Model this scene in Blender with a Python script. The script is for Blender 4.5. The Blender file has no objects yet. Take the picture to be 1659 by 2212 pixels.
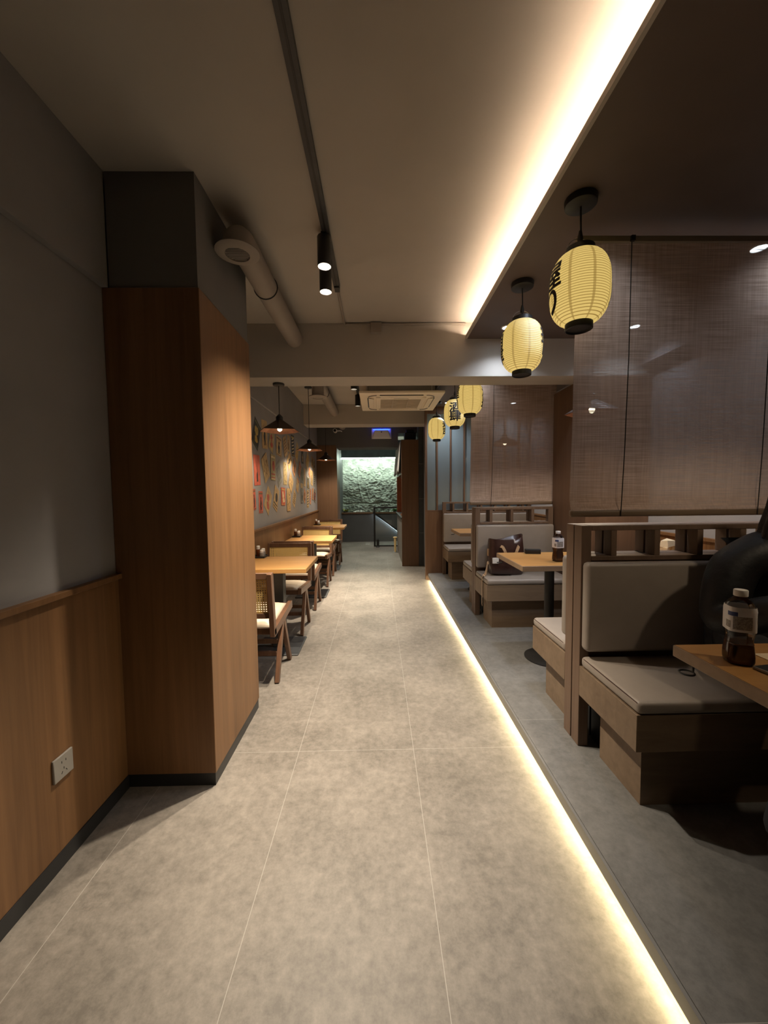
import bpy, bmesh, math, random
from mathutils import Vector, Matrix
random.seed(7)
PI = math.pi
S = bpy.context.scene
C = S.collection

# ------------------------------------------------------------------ camera
H = 1.36
def cam_matrix(pitch, yaw, roll):
    cy, sy, cp, sp = math.cos(yaw), math.sin(yaw), math.cos(pitch), math.sin(pitch)
    f = Vector((sy*cp, cy*cp, -sp)); r = Vector((cy, -sy, 0)); d = f.cross(r)
    c, s = math.cos(roll), math.sin(roll)
    r2 = c*r + s*d; d2 = -s*r + c*d
    m = Matrix((r2, -d2, -f)).transposed().to_4x4(); m.translation = (0, 0, H)
    return m
cd = bpy.data.cameras.new('camera'); cam = bpy.data.objects.new('camera', cd); C.objects.link(cam)
cd.sensor_width = 36; cd.lens = 828/2212*36; cd.clip_start = .02
cam.matrix_world = cam_matrix(.0553, .0159, .0104)
S.camera = cam

# ------------------------------------------------------------------ look
S.view_settings.view_transform = 'Standard'; S.view_settings.look = 'None'
S.view_settings.gamma = 1; S.view_settings.use_curve_mapping = False
S.view_settings.exposure = 0.6
W = bpy.data.worlds.new('world'); S.world = W; W.use_nodes = True
W.node_tree.nodes['Background'].inputs[0].default_value = (.5, .48, .45, 1)
W.node_tree.nodes['Background'].inputs[1].default_value = .05
S.cycles.max_bounces = 8; S.cycles.diffuse_bounces = 5
S.cycles.sample_clamp_indirect = 4

# lamp strengths (watts) and colours
TRACK_W, TRACK_C = 210, (1, .86, .68)
BACK_W = 40
DOWN_W, DOWN_C = 22, (.76, .85, 1)
PEND_W, PEND_C = 9.5, (1, .80, .56)
STRIP_E, STRIP_C = 42, (1, .84, .50)
COVE_E, COVE_C = 62, (1, .75, .54)
STONE_E, STONE_C = 46, (.82, 1, .84)
LANT_E = .60

# ------------------------------------------------------------------ materials
MATS = {}
def _mat(name):
    m = bpy.data.materials.new(name); m.use_nodes = True
    nt = m.node_tree; b = nt.nodes['Principled BSDF']
    return m, nt, b
def N(nt, t, **k):
    n = nt.nodes.new(t)
    for a, v in k.items(): setattr(n, a, v)
    return n
def col4(c): return (*c[:3], 1)
def plain(name, c, rough=.6, metal=0, spec=.4, var=.12, scale=9, bump=0, bscale=60, coat=0):
    """solid colour with a soft procedural mottle and optional fine bump"""
    m, nt, b = _mat(name)
    tc = N(nt, 'ShaderNodeTexCoord'); nz = N(nt, 'ShaderNodeTexNoise'); nz.inputs['Scale'].default_value = scale
    nz.inputs['Detail'].default_value = 5
    nt.links.new(tc.outputs['Object'], nz.inputs['Vector'])
    rp = N(nt, 'ShaderNodeValToRGB'); rp.color_ramp.elements[0].position = .3; rp.color_ramp.elements[1].position = .7
    rp.color_ramp.elements[0].color = col4([x*(1-var) for x in c]); rp.color_ramp.elements[1].color = col4([min(1, x*(1+var)) for x in c])
    nt.links.new(nz.outputs['Fac'], rp.inputs[0]); nt.links.new(rp.outputs[0], b.inputs['Base Color'])
    b.inputs['Roughness'].default_value = rough; b.inputs['Metallic'].default_value = metal
    b.inputs['Specular IOR Level'].default_value = spec
    b.inputs['Coat Weight'].default_value = coat
    if bump:
        n2 = N(nt, 'ShaderNodeTexNoise'); n2.inputs['Scale'].default_value = bscale; n2.inputs['Detail'].default_value = 6
        nt.links.new(tc.outputs['Object'], n2.inputs['Vector'])
        bp = N(nt, 'ShaderNodeBump'); bp.inputs['Strength'].default_value = bump; bp.inputs['Distance'].default_value = .01
        nt.links.new(n2.outputs['Fac'], bp.inputs['Height']); nt.links.new(bp.outputs[0], b.inputs['Normal'])
    return m
def wood(name, c1, c2, grain=(38, 38, 1.4), rough=.45, spec=.35, lo=.32, hi=.68):
    m, nt, b = _mat(name)
    tc = N(nt, 'ShaderNodeTexCoord'); mp = N(nt, 'ShaderNodeMapping'); mp.inputs['Scale'].default_value = grain
    oi = N(nt, 'ShaderNodeObjectInfo'); ad = N(nt, 'ShaderNodeVectorMath', operation='ADD')
    nt.links.new(tc.outputs['Object'], ad.inputs[0]); nt.links.new(oi.outputs['Random'], ad.inputs[1])
    nt.links.new(ad.outputs[0], mp.inputs[0])
    nz = N(nt, 'ShaderNodeTexNoise'); nz.inputs['Scale'].default_value = 1; nz.inputs['Detail'].default_value = 6; nz.inputs['Roughness'].default_value = .62
    nz.inputs['Distortion'].default_value = .5
    nt.links.new(mp.outputs[0], nz.inputs['Vector'])
    n3 = N(nt, 'ShaderNodeTexNoise'); n3.inputs['Scale'].default_value = .12; n3.inputs['Detail'].default_value = 2
    nt.links.new(mp.outputs[0], n3.inputs['Vector'])
    mx = N(nt, 'ShaderNodeMath', operation='MULTIPLY_ADD'); mx.inputs[1].default_value = .55; 
    ms = N(nt, 'ShaderNodeMath', operation='MULTIPLY'); ms.inputs[1].default_value = .45
    nt.links.new(n3.outputs['Fac'], ms.inputs[0]); nt.links.new(nz.outputs['Fac'], mx.inputs[0]); nt.links.new(ms.outputs[0], mx.inputs[2])
    rp = N(nt, 'ShaderNodeValToRGB'); rp.color_ramp.elements[0].position = lo; rp.color_ramp.elements[1].position = hi
    rp.color_ramp.elements[0].color = col4(c1); rp.color_ramp.elements[1].color = col4(c2)
    nt.links.new(mx.outputs[0], rp.inputs[0]); nt.links.new(rp.outputs[0], b.inputs['Base Color'])
    b.inputs['Roughness'].default_value = rough; b.inputs['Specular IOR Level'].default_value = spec
    bp = N(nt, 'ShaderNodeBump'); bp.inputs['Strength'].default_value = .06; bp.inputs['Distance'].default_value = .004
    nt.links.new(nz.outputs['Fac'], bp.inputs['Height']); nt.links.new(bp.outputs[0], b.inputs['Normal'])
    return m
def emit(name, c, e):
    m, nt, b = _mat(name)
    b.inputs['Base Color'].default_value = col4(c)
    b.inputs['Emission Color'].default_value = col4(c); b.inputs['Emission Strength'].default_value = e
    return m
def tile_mat(name, c1, c2, jx, jy, px, py, joint, rough=.5, jw=.0022):
    """stone-look porcelain: blotchy mottle with light grout at x = jx + k*px and y = jy + k*py (metres)"""
    m, nt, b = _mat(name)
    tc = N(nt, 'ShaderNodeTexCoord'); sp = N(nt, 'ShaderNodeSeparateXYZ'); nt.links.new(tc.outputs['Object'], sp.inputs[0])
    def line(out, off, per):
        a = N(nt, 'ShaderNodeMath', operation='SUBTRACT'); nt.links.new(out, a.inputs[0]); a.inputs[1].default_value = off - per/2
        w = N(nt, 'ShaderNodeMath', operation='WRAP'); nt.links.new(a.outputs[0], w.inputs[0]); w.inputs[1].default_value = per/2; w.inputs[2].default_value = -per/2
        # wrap to +-per/2 : 0 lies half a period away, so shift back
        w2 = N(nt, 'ShaderNodeMath', operation='ABSOLUTE'); nt.links.new(w.outputs[0], w2.inputs[0])
        w3 = N(nt, 'ShaderNodeMath', operation='GREATER_THAN'); nt.links.new(w2.outputs[0], w3.inputs[0]); w3.inputs[1].default_value = per/2 - jw/2
        return w3.outputs[0]
    # note: object coords, |wrap(x-off+per/2)| close to per/2 exactly at the joints
    gx = line(sp.outputs['X'], jx, px); gy = line(sp.outputs['Y'], jy, py)
    mxx = N(nt, 'ShaderNodeMath', operation='MAXIMUM'); nt.links.new(gx, mxx.inputs[0]); nt.links.new(gy, mxx.inputs[1])
    n1 = N(nt, 'ShaderNodeTexNoise'); n1.inputs['Scale'].default_value = 2.2; n1.inputs['Detail'].default_value = 9; n1.inputs['Roughness'].default_value = .68
    n2 = N(nt, 'ShaderNodeTexNoise'); n2.inputs['Scale'].default_value = 26; n2.inputs['Detail'].default_value = 8; n2.inputs['Roughness'].default_value = .75
    for n in (n1, n2): nt.links.new(tc.outputs['Object'], n.inputs['Vector'])
    mm = N(nt, 'ShaderNodeMath', operation='MULTIPLY_ADD'); mm.inputs[1].default_value = .5
    mh = N(nt, 'ShaderNodeMath', operation='MULTIPLY'); mh.inputs[1].default_value = .5
    nt.links.new(n2.outputs['Fac'], mh.inputs[0]); nt.links.new(n1.outputs['Fac'], mm.inputs[0]); nt.links.new(mh.outputs[0], mm.inputs[2])
    rp = N(nt, 'ShaderNodeValToRGB'); rp.color_ramp.elements[0].position = .40; rp.color_ramp.elements[1].position = .60
    rp.color_ramp.elements[0].color = col4(c1); rp.color_ramp.elements[1].color = col4(c2)
    nt.links.new(mm.outputs[0], rp.inputs[0])
    mix = N(nt, 'ShaderNodeMix', data_type='RGBA'); nt.links.new(mxx.outputs[0], mix.inputs[0]); nt.links.new(rp.outputs[0], mix.inputs[6])
    mix.inputs[7].default_value = col4(joint)
    nt.links.new(mix.outputs[2], b.inputs['Base Color'])
    b.inputs['Roughness'].default_value = rough; b.inputs['Specular IOR Level'].default_value = .35
    bp = N(nt, 'ShaderNodeBump'); bp.inputs['Strength'].default_value = .12; bp.inputs['Distance'].default_value = .004
    nt.links.new(n2.outputs['Fac'], bp.inputs['Height']); nt.links.new(bp.outputs[0], b.inputs['Normal'])
    return m
def glass(name, c=(1, 1, 1), rough=.02, mixv=.88):
    """thin clear pane: mostly transparent with a glossy skin"""
    m, nt, b = _mat(name)
    out = nt.nodes['Material Output']
    tr = N(nt, 'ShaderNodeBsdfTransparent'); tr.inputs[0].default_value = col4(c)
    gl = N(nt, 'ShaderNodeBsdfGlossy'); gl.inputs['Roughness'].default_value = rough
    fr = N(nt, 'ShaderNodeFresnel'); fr.inputs[0].default_value = 1.45
    ms = N(nt, 'ShaderNodeMixShader'); nt.links.new(fr.outputs[0], ms.inputs[0]); nt.links.new(tr.outputs[0], ms.inputs[1]); nt.links.new(gl.outputs[0], ms.inputs[2])
    nt.links.new(ms.outputs[0], out.inputs[0])
    return m
def lantern_paper():
    m, nt, b = _mat('lantern_paper')
    tc = N(nt, 'ShaderNodeTexCoord'); sp = N(nt, 'ShaderNodeSeparateXYZ'); nt.links.new(tc.outputs['Object'], sp.inputs[0])
    def M(op, a, v=None, v2=None):
        n = N(nt, 'ShaderNodeMath', operation=op)
        nt.links.new(a, n.inputs[0])
        if v is not None:
            if isinstance(v, (int, float)): n.inputs[1].default_value = v
            else: nt.links.new(v, n.inputs[1])
        if v2 is not None: n.inputs[2].default_value = v2
        return n.outputs[0]
    rib = M('GREATER_THAN', M('ABSOLUTE', M('SINE', M('MULTIPLY', sp.outputs['Z'], PI/.0102))), .92)    # bamboo hoops
    ang = M('ARCTAN2', sp.outputs['Y'], sp.outputs['X'])
    seam = M('GREATER_THAN', M('ABSOLUTE', M('COSINE', M('MULTIPLY', ang, 4))), .982)                # 8 paper seams
    dark = M('MAXIMUM', M('MULTIPLY', rib, .85), M('MULTIPLY', seam, .6))
    mix = N(nt, 'ShaderNodeMix', data_type='RGBA'); nt.links.new(dark, mix.inputs[0])
    mix.inputs[6].default_value = (.92, .66, .20, 1); mix.inputs[7].default_value = (.30, .17, .03, 1)
    nt.links.new(mix.outputs[2], b.inputs['Emission Color']); b.inputs['Emission Strength'].default_value = LANT_E*.82
    b.inputs['Base Color'].default_value = (.30, .25, .14, 1); b.inputs['Roughness'].default_value = .7
    return m
def blind_mat():
    """woven reed blind: fine horizontal reeds, warp threads, the gaps let you see through"""
    m, nt, b = _mat('woven_reed'); out = nt.nodes['Material Output']
    tc = N(nt, 'ShaderNodeTexCoord')
    mp = N(nt, 'ShaderNodeMapping'); mp.inputs['Scale'].default_value = (5, 5, 300); nt.links.new(tc.outputs['Object'], mp.inputs[0])
    n1 = N(nt, 'ShaderNodeTexNoise'); n1.inputs['Scale'].default_value = 1; n1.inputs['Detail'].default_value = 3; nt.links.new(mp.outputs[0], n1.inputs['Vector'])
    mp2 = N(nt, 'ShaderNodeMapping'); mp2.inputs['Scale'].default_value = (130, 130, 3); nt.links.new(tc.outputs['Object'], mp2.inputs[0])
    n2 = N(nt, 'ShaderNodeTexNoise'); n2.inputs['Scale'].default_value = 1; n2.inputs['Detail'].default_value = 2; nt.links.new(mp2.outputs[0], n2.inputs['Vector'])
    h1 = N(nt, 'ShaderNodeMath', operation='MULTIPLY'); h1.inputs[1].default_value = 1.35; nt.links.new(n1.outputs['Fac'], h1.inputs[0])
    ad = N(nt, 'ShaderNodeMath', operation='MULTIPLY_ADD'); nt.links.new(n2.outputs['Fac'], ad.inputs[0]); ad.inputs[1].default_value = .65; nt.links.new(h1.outputs[0], ad.inputs[2])
    rp = N(nt, 'ShaderNodeValToRGB'); rp.color_ramp.elements[0].position = .38; rp.color_ramp.elements[1].position = .62
    rp.color_ramp.elements[0].color = (.33, .235, .18, 1); rp.color_ramp.elements[1].color = (.55, .41, .325, 1)
    hf = N(nt, 'ShaderNodeMath', operation='MULTIPLY'); hf.inputs[1].default_value = .5; nt.links.new(ad.outputs[0], hf.inputs[0])
    nt.links.new(hf.outputs[0], rp.inputs[0]); nt.links.new(rp.outputs[0], b.inputs['Base Color'])
    b.inputs['Roughness'].default_value = .75; b.inputs['Specular IOR Level'].default_value = .2
    al = N(nt, 'ShaderNodeMapRange'); al.inputs[1].default_value = .38; al.inputs[2].default_value = .62; al.inputs[3].default_value = .84; al.inputs[4].default_value = .985
    nt.links.new(n1.outputs['Fac'], al.inputs[0])
    tr = N(nt, 'ShaderNodeBsdfTransparent'); ms = N(nt, 'ShaderNodeMixShader')
    tl = N(nt, 'ShaderNodeBsdfTranslucent'); nt.links.new(rp.outputs[0], tl.inputs[0])
    m1 = N(nt, 'ShaderNodeMixShader'); m1.inputs[0].default_value = .22; nt.links.new(b.outputs[0], m1.inputs[1]); nt.links.new(tl.outputs[0], m1.inputs[2])
    nt.links.new(al.outputs[0], ms.inputs[0]); nt.links.new(tr.outputs[0], ms.inputs[1]); nt.links.new(m1.outputs[0], ms.inputs[2])
    nt.links.new(ms.outputs[0], out.inputs[0])
    return m
def cane_mat():
    """woven cane sheet: octagonal holes punched by alpha, 14 mm pitch"""
    m, nt, b = _mat('woven_cane'); out = nt.nodes['Material Output']
    tc = N(nt, 'ShaderNodeTexCoord'); sp = N(nt, 'ShaderNodeSeparateXYZ'); nt.links.new(tc.outputs['Object'], sp.inputs[0])
    def s(o):
        a = N(nt, 'ShaderNodeMath', operation='MULTIPLY'); nt.links.new(o, a.inputs[0]); a.inputs[1].default_value = 2*PI/.0165
        c = N(nt, 'ShaderNodeMath', operation='COSINE'); nt.links.new(a.outputs[0], c.inputs[0]); return c.outputs[0]
    ad = N(nt, 'ShaderNodeMath', operation='ADD'); nt.links.new(s(sp.outputs['X']), ad.inputs[0]); nt.links.new(s(sp.outputs['Z']), ad.inputs[1])
    gt = N(nt, 'ShaderNodeMath', operation='LESS_THAN'); nt.links.new(ad.outputs[0], gt.inputs[0]); gt.inputs[1].default_value = .75
    b.inputs['Base Color'].default_value = (.74, .52, .20, 1); b.inputs['Roughness'].default_value = .55
    tr = N(nt, 'ShaderNodeBsdfTransparent'); ms = N(nt, 'ShaderNodeMixShader')
    nt.links.new(gt.outputs[0], ms.inputs[0]); nt.links.new(tr.outputs[0], ms.inputs[1]); nt.links.new(b.outputs[0], ms.inputs[2])
    nt.links.new(ms.outputs[0], out.inputs[0])
    return m

M = dict(
    floor=tile_mat('floor_tile', (.124, .109, .091), (.235, .208, .176), .173, 1.945, .6, 1.165, (.31, .29, .255)),
    deck=tile_mat('deck_tile', (.112, .110, .105), (.182, .178, .170), .752, 2.02, 3.0, 1.2, (.30, .29, .27), rough=.42),
    plaster=plain('grey_plaster', (.295, .285, .283), .9, var=.06, scale=3, bump=.05, bscale=40),
    head=plain('dark_grey_paint', (.165, .158, .148), .9, var=.05, scale=3),
    ceil=plain('taupe_ceiling_paint', (.45, .415, .365), .92, var=.05, scale=2.5, bump=.04, bscale=30),
    soffit=plain('dark_brown_soffit_paint', (.120, .090, .076), .55, var=.08, scale=4),
    lam=wood('brown_laminate', (.130, .064, .027), (.245, .125, .053), grain=(30, 30, 1.1)),
    lamd=wood('dark_laminate', (.115, .062, .034), (.19, .108, .062), grain=(30, 30, 1.1)),
    bench=wood('bench_laminate', (.145, .098, .062), (.23, .165, .108), grain=(3, 22, 22), rough=.5),
    benchv=wood('bench_frame_wood', (.115, .072, .048), (.19, .125, .085), grain=(30, 30, 2), rough=.5),
    oak=wood('oak_tabletop', (.32, .155, .048), (.48, .26, .085), grain=(2.2, 26, 26), rough=.4),
    oak_edge=wood('oak_table_edge', (.23, .155, .095), (.34, .235, .15), grain=(2.2, 26, 26), rough=.45),
    walnut=wood('walnut_chair_frame', (.085, .042, .024), (.17, .088, .05), grain=(26, 26, 3), rough=.38),
    vinyl=plain('taupe_vinyl', (.29, .25, .215), .42, var=.04, scale=14, bump=.03, bscale=220, spec=.45),
    cream=plain('cream_seat_vinyl', (.62, .52, .39), .45, var=.04),
    cane=cane_mat(), reed=blind_mat(), paper=lantern_paper(),
    black=plain('black_metal', (.018, .018, .018), .45, spec=.4, var=.2),
    charcoal=plain('charcoal_steel', (.045, .046, .047), .45, var=.2),
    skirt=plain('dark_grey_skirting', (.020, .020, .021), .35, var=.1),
    duct=plain('painted_duct', (.30, .262, .225), .6, var=.05, scale=4),
    cream_p=plain('cream_plastic', (.86, .76, .60), .5, var=.02),
    white=plain('white_plastic', (.74, .72, .68), .4, var=.02),
    grey=plain('grey_plastic', (.26, .24, .215), .5, var=.05),
    darkwall=plain('charcoal_wall_paint', (.115, .113, .112), .75, var=.06, scale=3),
    slate=plain('slate_wall_tile', (.050, .054, .056), .35, var=.15, scale=5),
    copper=plain('copper_leaf_paper', (.30, .135, .075), .5, metal=.35, var=.3, scale=14),
    bronze=plain('dark_bronze_paper', (.060, .040, .032), .5, metal=.3, var=.35, scale=16),
    stone=plain('rough_stone', (.44, .47, .41), .9, var=.35, scale=7, bump=.8, bscale=38),
    wpane=plain('frosted_grey_glass', (.22, .265, .27), .16, var=.06, scale=1.2, spec=.6, coat=.3),
    pane=glass('clear_glass', (.93, .97, .96)),
    pet=glass('clear_bottle_plastic', (.90, .90, .90), .05),
    tea=plain('amber_tea', (.12, .032, .010), .08, var=.1, spec=.6),
    leather=plain('brown_leather', (.040, .017, .013), .28, var=.25, scale=20, bump=.08, bscale=90, spec=.6),
    tan_l=plain('tan_leather', (.42, .27, .15), .4, var=.15),
    clay=plain('terracotta_lacquer', (.40, .15, .07), .6, var=.1),
    linen=plain('grey_linen', (.34, .32, .285), .95, var=.2, scale=5, bump=.25, bscale=150),
    pinew=plain('pale_wood', (.72, .52, .24), .5, var=.08, scale=12),
    kraft=plain('kraft_paper', (.68, .55, .36), .8, var=.1, scale=20),
    leaf=plain('green_leaf', (.06, .24, .04), .5, var=.4, scale=25),
    lime=plain('yellow_green_leaf', (.50, .55, .12), .5, var=.2, scale=25),
    coat=plain('black_coat', (.007, .007, .008), .55, var=.3, scale=16, bump=.2, bscale=30),
    denim=plain('dark_grey_trousers', (.035, .038, .043), .8, var=.2, scale=30),
    skin=plain('skin', (.52, .33, .23), .5, var=.05), hair=plain('black_hair', (.008, .007, .007), .35, var=.3, scale=60, bump=.3, bscale=200),
    shoe=plain('black_shoe', (.015, .015, .015), .35),
    label_w=plain('bottle_label_white', (.86, .86, .88), .45, var=.05), label_b=plain('bottle_label_blue', (.06, .09, .24), .45),
    label_g=plain('bottle_label_print', (.33, .31, .29), .5, var=.5, scale=260), label_k=plain('bottle_label_black', (.03, .03, .035), .45),
    ink=plain('brush_ink', (.016, .013, .013), .6),
    cordm=plain('brown_cord', (.05, .032, .022), .8),
    steel=plain('brushed_steel', (.55, .55, .55), .3, metal=1, var=.1),
    alum=plain('grey_edge_trim', (.21, .205, .195), .4, metal=.3, var=.05),
)
E_strip = emit('led_warm_yellow', STRIP_C, STRIP_E)
E_cove = emit('led_warm_white', COVE_C, COVE_E)
E_stone = emit('led_pale_green', STONE_C, STONE_E)
E_rail = emit('led_cool_white', (.8, .92, 1), 9)
E_uv = emit('uv_tube_blue', (.02, .06, 1), 5)
E_spot = emit('spot_lens_white', (1, .93, .8), 14)
E_down = emit('downlight_lens_cool', (.8, .9, 1), 16)
E_bulb = emit('pendant_bulb_warm', (1, .86, .6), 9)
E_dim = emit('spot_lens_dim', (1, .95, .85), 2.2)

# ------------------------------------------------------------------ mesh helpers
class MB:
    def __init__(s): s.b = bmesh.new()
    def box(s, x0, x1, y0, y1, z0, z1, mi=0, bev=0, seg=1):
        n0 = len(s.b.verts)
        vs = [s.b.verts.new((x, y, z)) for x in (x0, x1) for y in (y0, y1) for z in (z0, z1)]
        fs = [s.b.faces.new([vs[i] for i in q]) for q in ((0, 1, 3, 2), (4, 6, 7, 5), (0, 4, 5, 1), (2, 3, 7, 6), (0, 2, 6, 4), (1, 5, 7, 3))]
        for f in fs: f.material_index = mi
        if bev:
            es = list({e for f in fs for e in f.edges})
            r = bmesh.ops.bevel(s.b, geom=es, offset=bev, segments=seg, profile=.5, affect='EDGES')
            for f in r['faces']: f.material_index = mi
        return s
    def hexa(s, pts, mi=0):
        """8 corners: bottom 4 then top 4, same winding"""
        v = [s.b.verts.new(p) for p in pts]
        for q in ((3, 2, 1, 0), (4, 5, 6, 7), (0, 1, 5, 4), (1, 2, 6, 5), (2, 3, 7, 6), (3, 0, 4, 7)):
            s.b.faces.new([v[i] for i in q]).material_index = mi
        return s
    def bar(s, p, q, w, h, up=(0, 0, 1), mi=0):
        """rectangular bar from p to q, w along side, h along up"""
        p, q = Vector(p), Vector(q); d = (q-p).normalized(); sd = d.cross(Vector(up)).normalized(); u = sd.cross(d)
        a = sd*w/2; b2 = u*h/2
        return s.hexa([p-a-b2, p+a-b2, p+a+b2, p-a+b2, q-a-b2, q+a-b2, q+a+b2, q-a+b2], mi)
    def lathe(s, prof, n=32, c=(0, 0, 0), mi=0, axis='z', cap=True):
        rings = []
        for r, z in prof:
            ring = []
            for k in range(n):
                a = 2*PI*k/n; p = (r*math.cos(a), r*math.sin(a), z)
                if axis == 'y': p = (p[0], p[2], p[1])
                if axis == 'x': p = (p[2], p[0], p[1])
                ring.append(s.b.verts.new((p[0]+c[0], p[1]+c[1], p[2]+c[2])))
            rings.append(ring)
        for a, b2 in zip(rings, rings[1:]):
            for k in range(n):
                f = s.b.faces.new((a[k], a[(k+1) % n], b2[(k+1) % n], b2[k])); f.material_index = mi
        if cap:
            for ring, rv in ((rings[0], True), (rings[-1], False)):
                f = s.b.faces.new(ring[::-1] if rv else ring); f.material_index = mi
        return s
    def tube(s, pts, r, n=10, mi=0, closed=False, cap=True):
        pts = [Vector(p) for p in pts]; rs = r if isinstance(r, (list, tuple)) else [r]*len(pts); L = len(pts); rings = []
        ref = None
        for i, p in enumerate(pts):
            a = pts[i-1] if (i or closed) else p; b2 = pts[(i+1) % L] if (i < L-1 or closed) else p
            d = (b2-a).normalized()
            if ref is None: ref = Vector((0, 0, 1)) if abs(d.z) < .9 else Vector((1, 0, 0))
            u = d.cross(ref).normalized(); w = u.cross(d).normalized(); ref = w if abs(d.dot(w)) < .99 else ref
            rings.append([s.b.verts.new(p+(u*math.cos(2*PI*k/n)+w*math.sin(2*PI*k/n))*rs[i]) for k in range(n)])
        for i in range(L if closed else L-1):
            a, b2 = rings[i], rings[(i+1) % L]
            for k in range(n): s.b.faces.new((a[k], a[(k+1) % n], b2[(k+1) % n], b2[k])).material_index = mi
        if cap and not closed:
            s.b.faces.new(rings[0][::-1]).material_index = mi; s.b.faces.new(rings[-1]).material_index = mi
        return s
    def prism(s, poly, h0, h1, axis='z', mi=0):
        """polygon extruded along axis; poly in the two other axes (x,y | x,z | y,z)"""
        def P(a, b2, h): return {'z': (a, b2, h), 'y': (a, h, b2), 'x': (h, a, b2)}[axis]
        lo = [s.b.verts.new(P(a, b2, h0)) for a, b2 in poly]; hi = [s.b.verts.new(P(a, b2, h1)) for a, b2 in poly]
        n = len(poly)
        s.b.faces.new(lo[::-1]).material_index = mi; s.b.faces.new(hi).material_index = mi
        for k in range(n): s.b.faces.new((lo[k], lo[(k+1) % n], hi[(k+1) % n], hi[k])).material_index = mi
        return s
    def build(s, name, mats, parent=None, smooth=False, bevel=0, auto=None, bseg=2):
        bmesh.ops.recalc_face_normals(s.b, faces=s.b.faces)
        me = bpy.data.meshes.new(name); s.b.to_mesh(me); s.b.free()
        for m in (mats if isinstance(mats, (list, tuple)) else [mats]): me.materials.append(m)
        o = bpy.data.objects.new(name, me); C.objects.link(o)
        if parent: o.parent = parent
        if bevel:
            md = o.modifiers.new('bevel', 'BEVEL'); md.width = bevel; md.segments = bseg; md.limit_method = 'ANGLE'; md.angle_limit = .6
        if smooth or bevel:
            for p in me.polygons: p.use_smooth = True
            try: me.set_sharp_from_angle(angle=auto or .7)
            except Exception: pass
        return o
def box(name, x0, x1, y0, y1, z0, z1, mat, parent=None, bevel=0):
    return MB().box(x0, x1, y0, y1, z0, z1).build(name, mat, parent, bevel=bevel)
def thing(name, label, cat, loc=(0, 0, 0), rz=0, group=None):
    o = bpy.data.objects.new(name, None); C.objects.link(o); o.empty_display_size = .1
    o.location = loc; o.rotation_euler = (0, 0, rz)
    return tag(o, label, cat, group)
def tag(o, label, cat, group=None, kind=None):
    o['label'] = label; o['category'] = cat
    if group: o['group'] = group
    if kind: o['kind'] = kind
    return o
def struct(o, label=None, cat=None):
    o['kind'] = 'structure'
    if label: o['label'] = label; o['category'] = cat or o.name.split('_')[0]
    return o
def dup(root, loc, rz=None, label=None, group=None):
    r = root.copy(); C.objects.link(r); r.location = loc
    if rz is not None: r.rotation_euler = (0, 0, rz)
    if label: r['label'] = label
    if group: r['group'] = group
    for ch in list(root.children):
        c = ch.copy(); C.objects.link(c); c.parent = r
        for g in list(ch.children):
            d = g.copy(); C.objects.link(d); d.parent = c
    return r
def spot(parent, loc, target, w, c, deg, blend=.5, r=.02):
    l = bpy.data.lights.new('lamp', 'SPOT'); l.energy = w; l.color = c; l.spot_size = math.radians(deg); l.spot_blend = blend; l.shadow_soft_size = r
    o = bpy.data.objects.new('lamp', l); C.objects.link(o); o.location = loc
    o.rotation_euler = (Vector(target)-Vector(loc)).to_track_quat('-Z', 'Y').to_euler()
    if parent: o.parent = parent
    return o
def point(parent, loc, w, c, r=.03):
    l = bpy.data.lights.new('lamp', 'POINT'); l.energy = w; l.color = c; l.shadow_soft_size = r
    o = bpy.data.objects.new('lamp', l); C.objects.link(o); o.location = loc
    if parent: o.parent = parent
    return o

# ================================================================== SETTING
CZ, SZ, P = 2.73, 2.60, .10           # main ceiling, lowered ceiling, raised deck
XL, XR, XE = -1.18, 2.30, .748        # side walls, edge of the raised deck
YB = -2.6                             # wall behind the camera
struct(box('floor', XL-.1, XR+.1, YB-.1, 11.2, -.1, 0, M['floor']), 'mottled beige grey stone-look tile floor of the aisle', 'floor')
struct(box('ceiling', XL-.1, XR+.1, YB-.1, 11.2, CZ, CZ+.1, M['ceil']), 'matt taupe painted ceiling above the aisle', 'ceiling')
# left wall: plaster, wood wainscot, cap, skirting, thicker upper band
w = MB().box(XL-.1, XL, YB, 7.95, 0, CZ); struct(w.build('wall_left', M['plaster']), 'grey plaster wall beside the small tables', 'wall')
w = MB().box(XL, XL+.028, YB, 1.721, 2.247, CZ-.001); struct(w.build('wall_left_upper', M['plaster']), 'thicker grey plaster band high on the side wall', 'wall')
w = MB().box(XL, XL+.02, 2.37, 7.49, 2.247, CZ-.001); struct(w.build('wall_left_upper_rear', M['plaster']), 'plaster band above the posters', 'wall')
for nm, y0, y1 in (('trim_1', YB, 1.721), ('trim_2', 2.37, 7.489)):
    w = MB().box(XL, XL+.012, y0, y1, .06, .985); w.box(XL, XL+.030, y0, y1, .98, 1.003)
    struct(w.build(nm, M['lam'], bevel=.002), 'brown wood-grain wainscot with a slim cap', 'trim')
struct(box('baseboard_left', XL, XL+.016, YB, 1.721, 0, .06, M['skirt']), 'dark grey skirting strip', 'baseboard')
struct(box('wall_front', XL-.1, XR+.1, YB-.1, YB, 0, CZ, M['darkwall']), 'grey wall', 'wall')
# near wood-clad column
XC = -.764
w = MB().box(XL+.001, XC, 1.721, 2.37, .06, 2.247); col = struct(w.build('column', M['lam'], bevel=.003), 'square column clad in brown wood-grain panels', 'column')
struct(box('column_head', XL+.03, XC-.006, 1.727, 2.362, 2.247, CZ-.001, M['head'], col))
w = MB().box(XL+.01, XC-.004, 1.725, 2.366, 0, .06); struct(w.build('column_skirting', M['skirt'], col))
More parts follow.
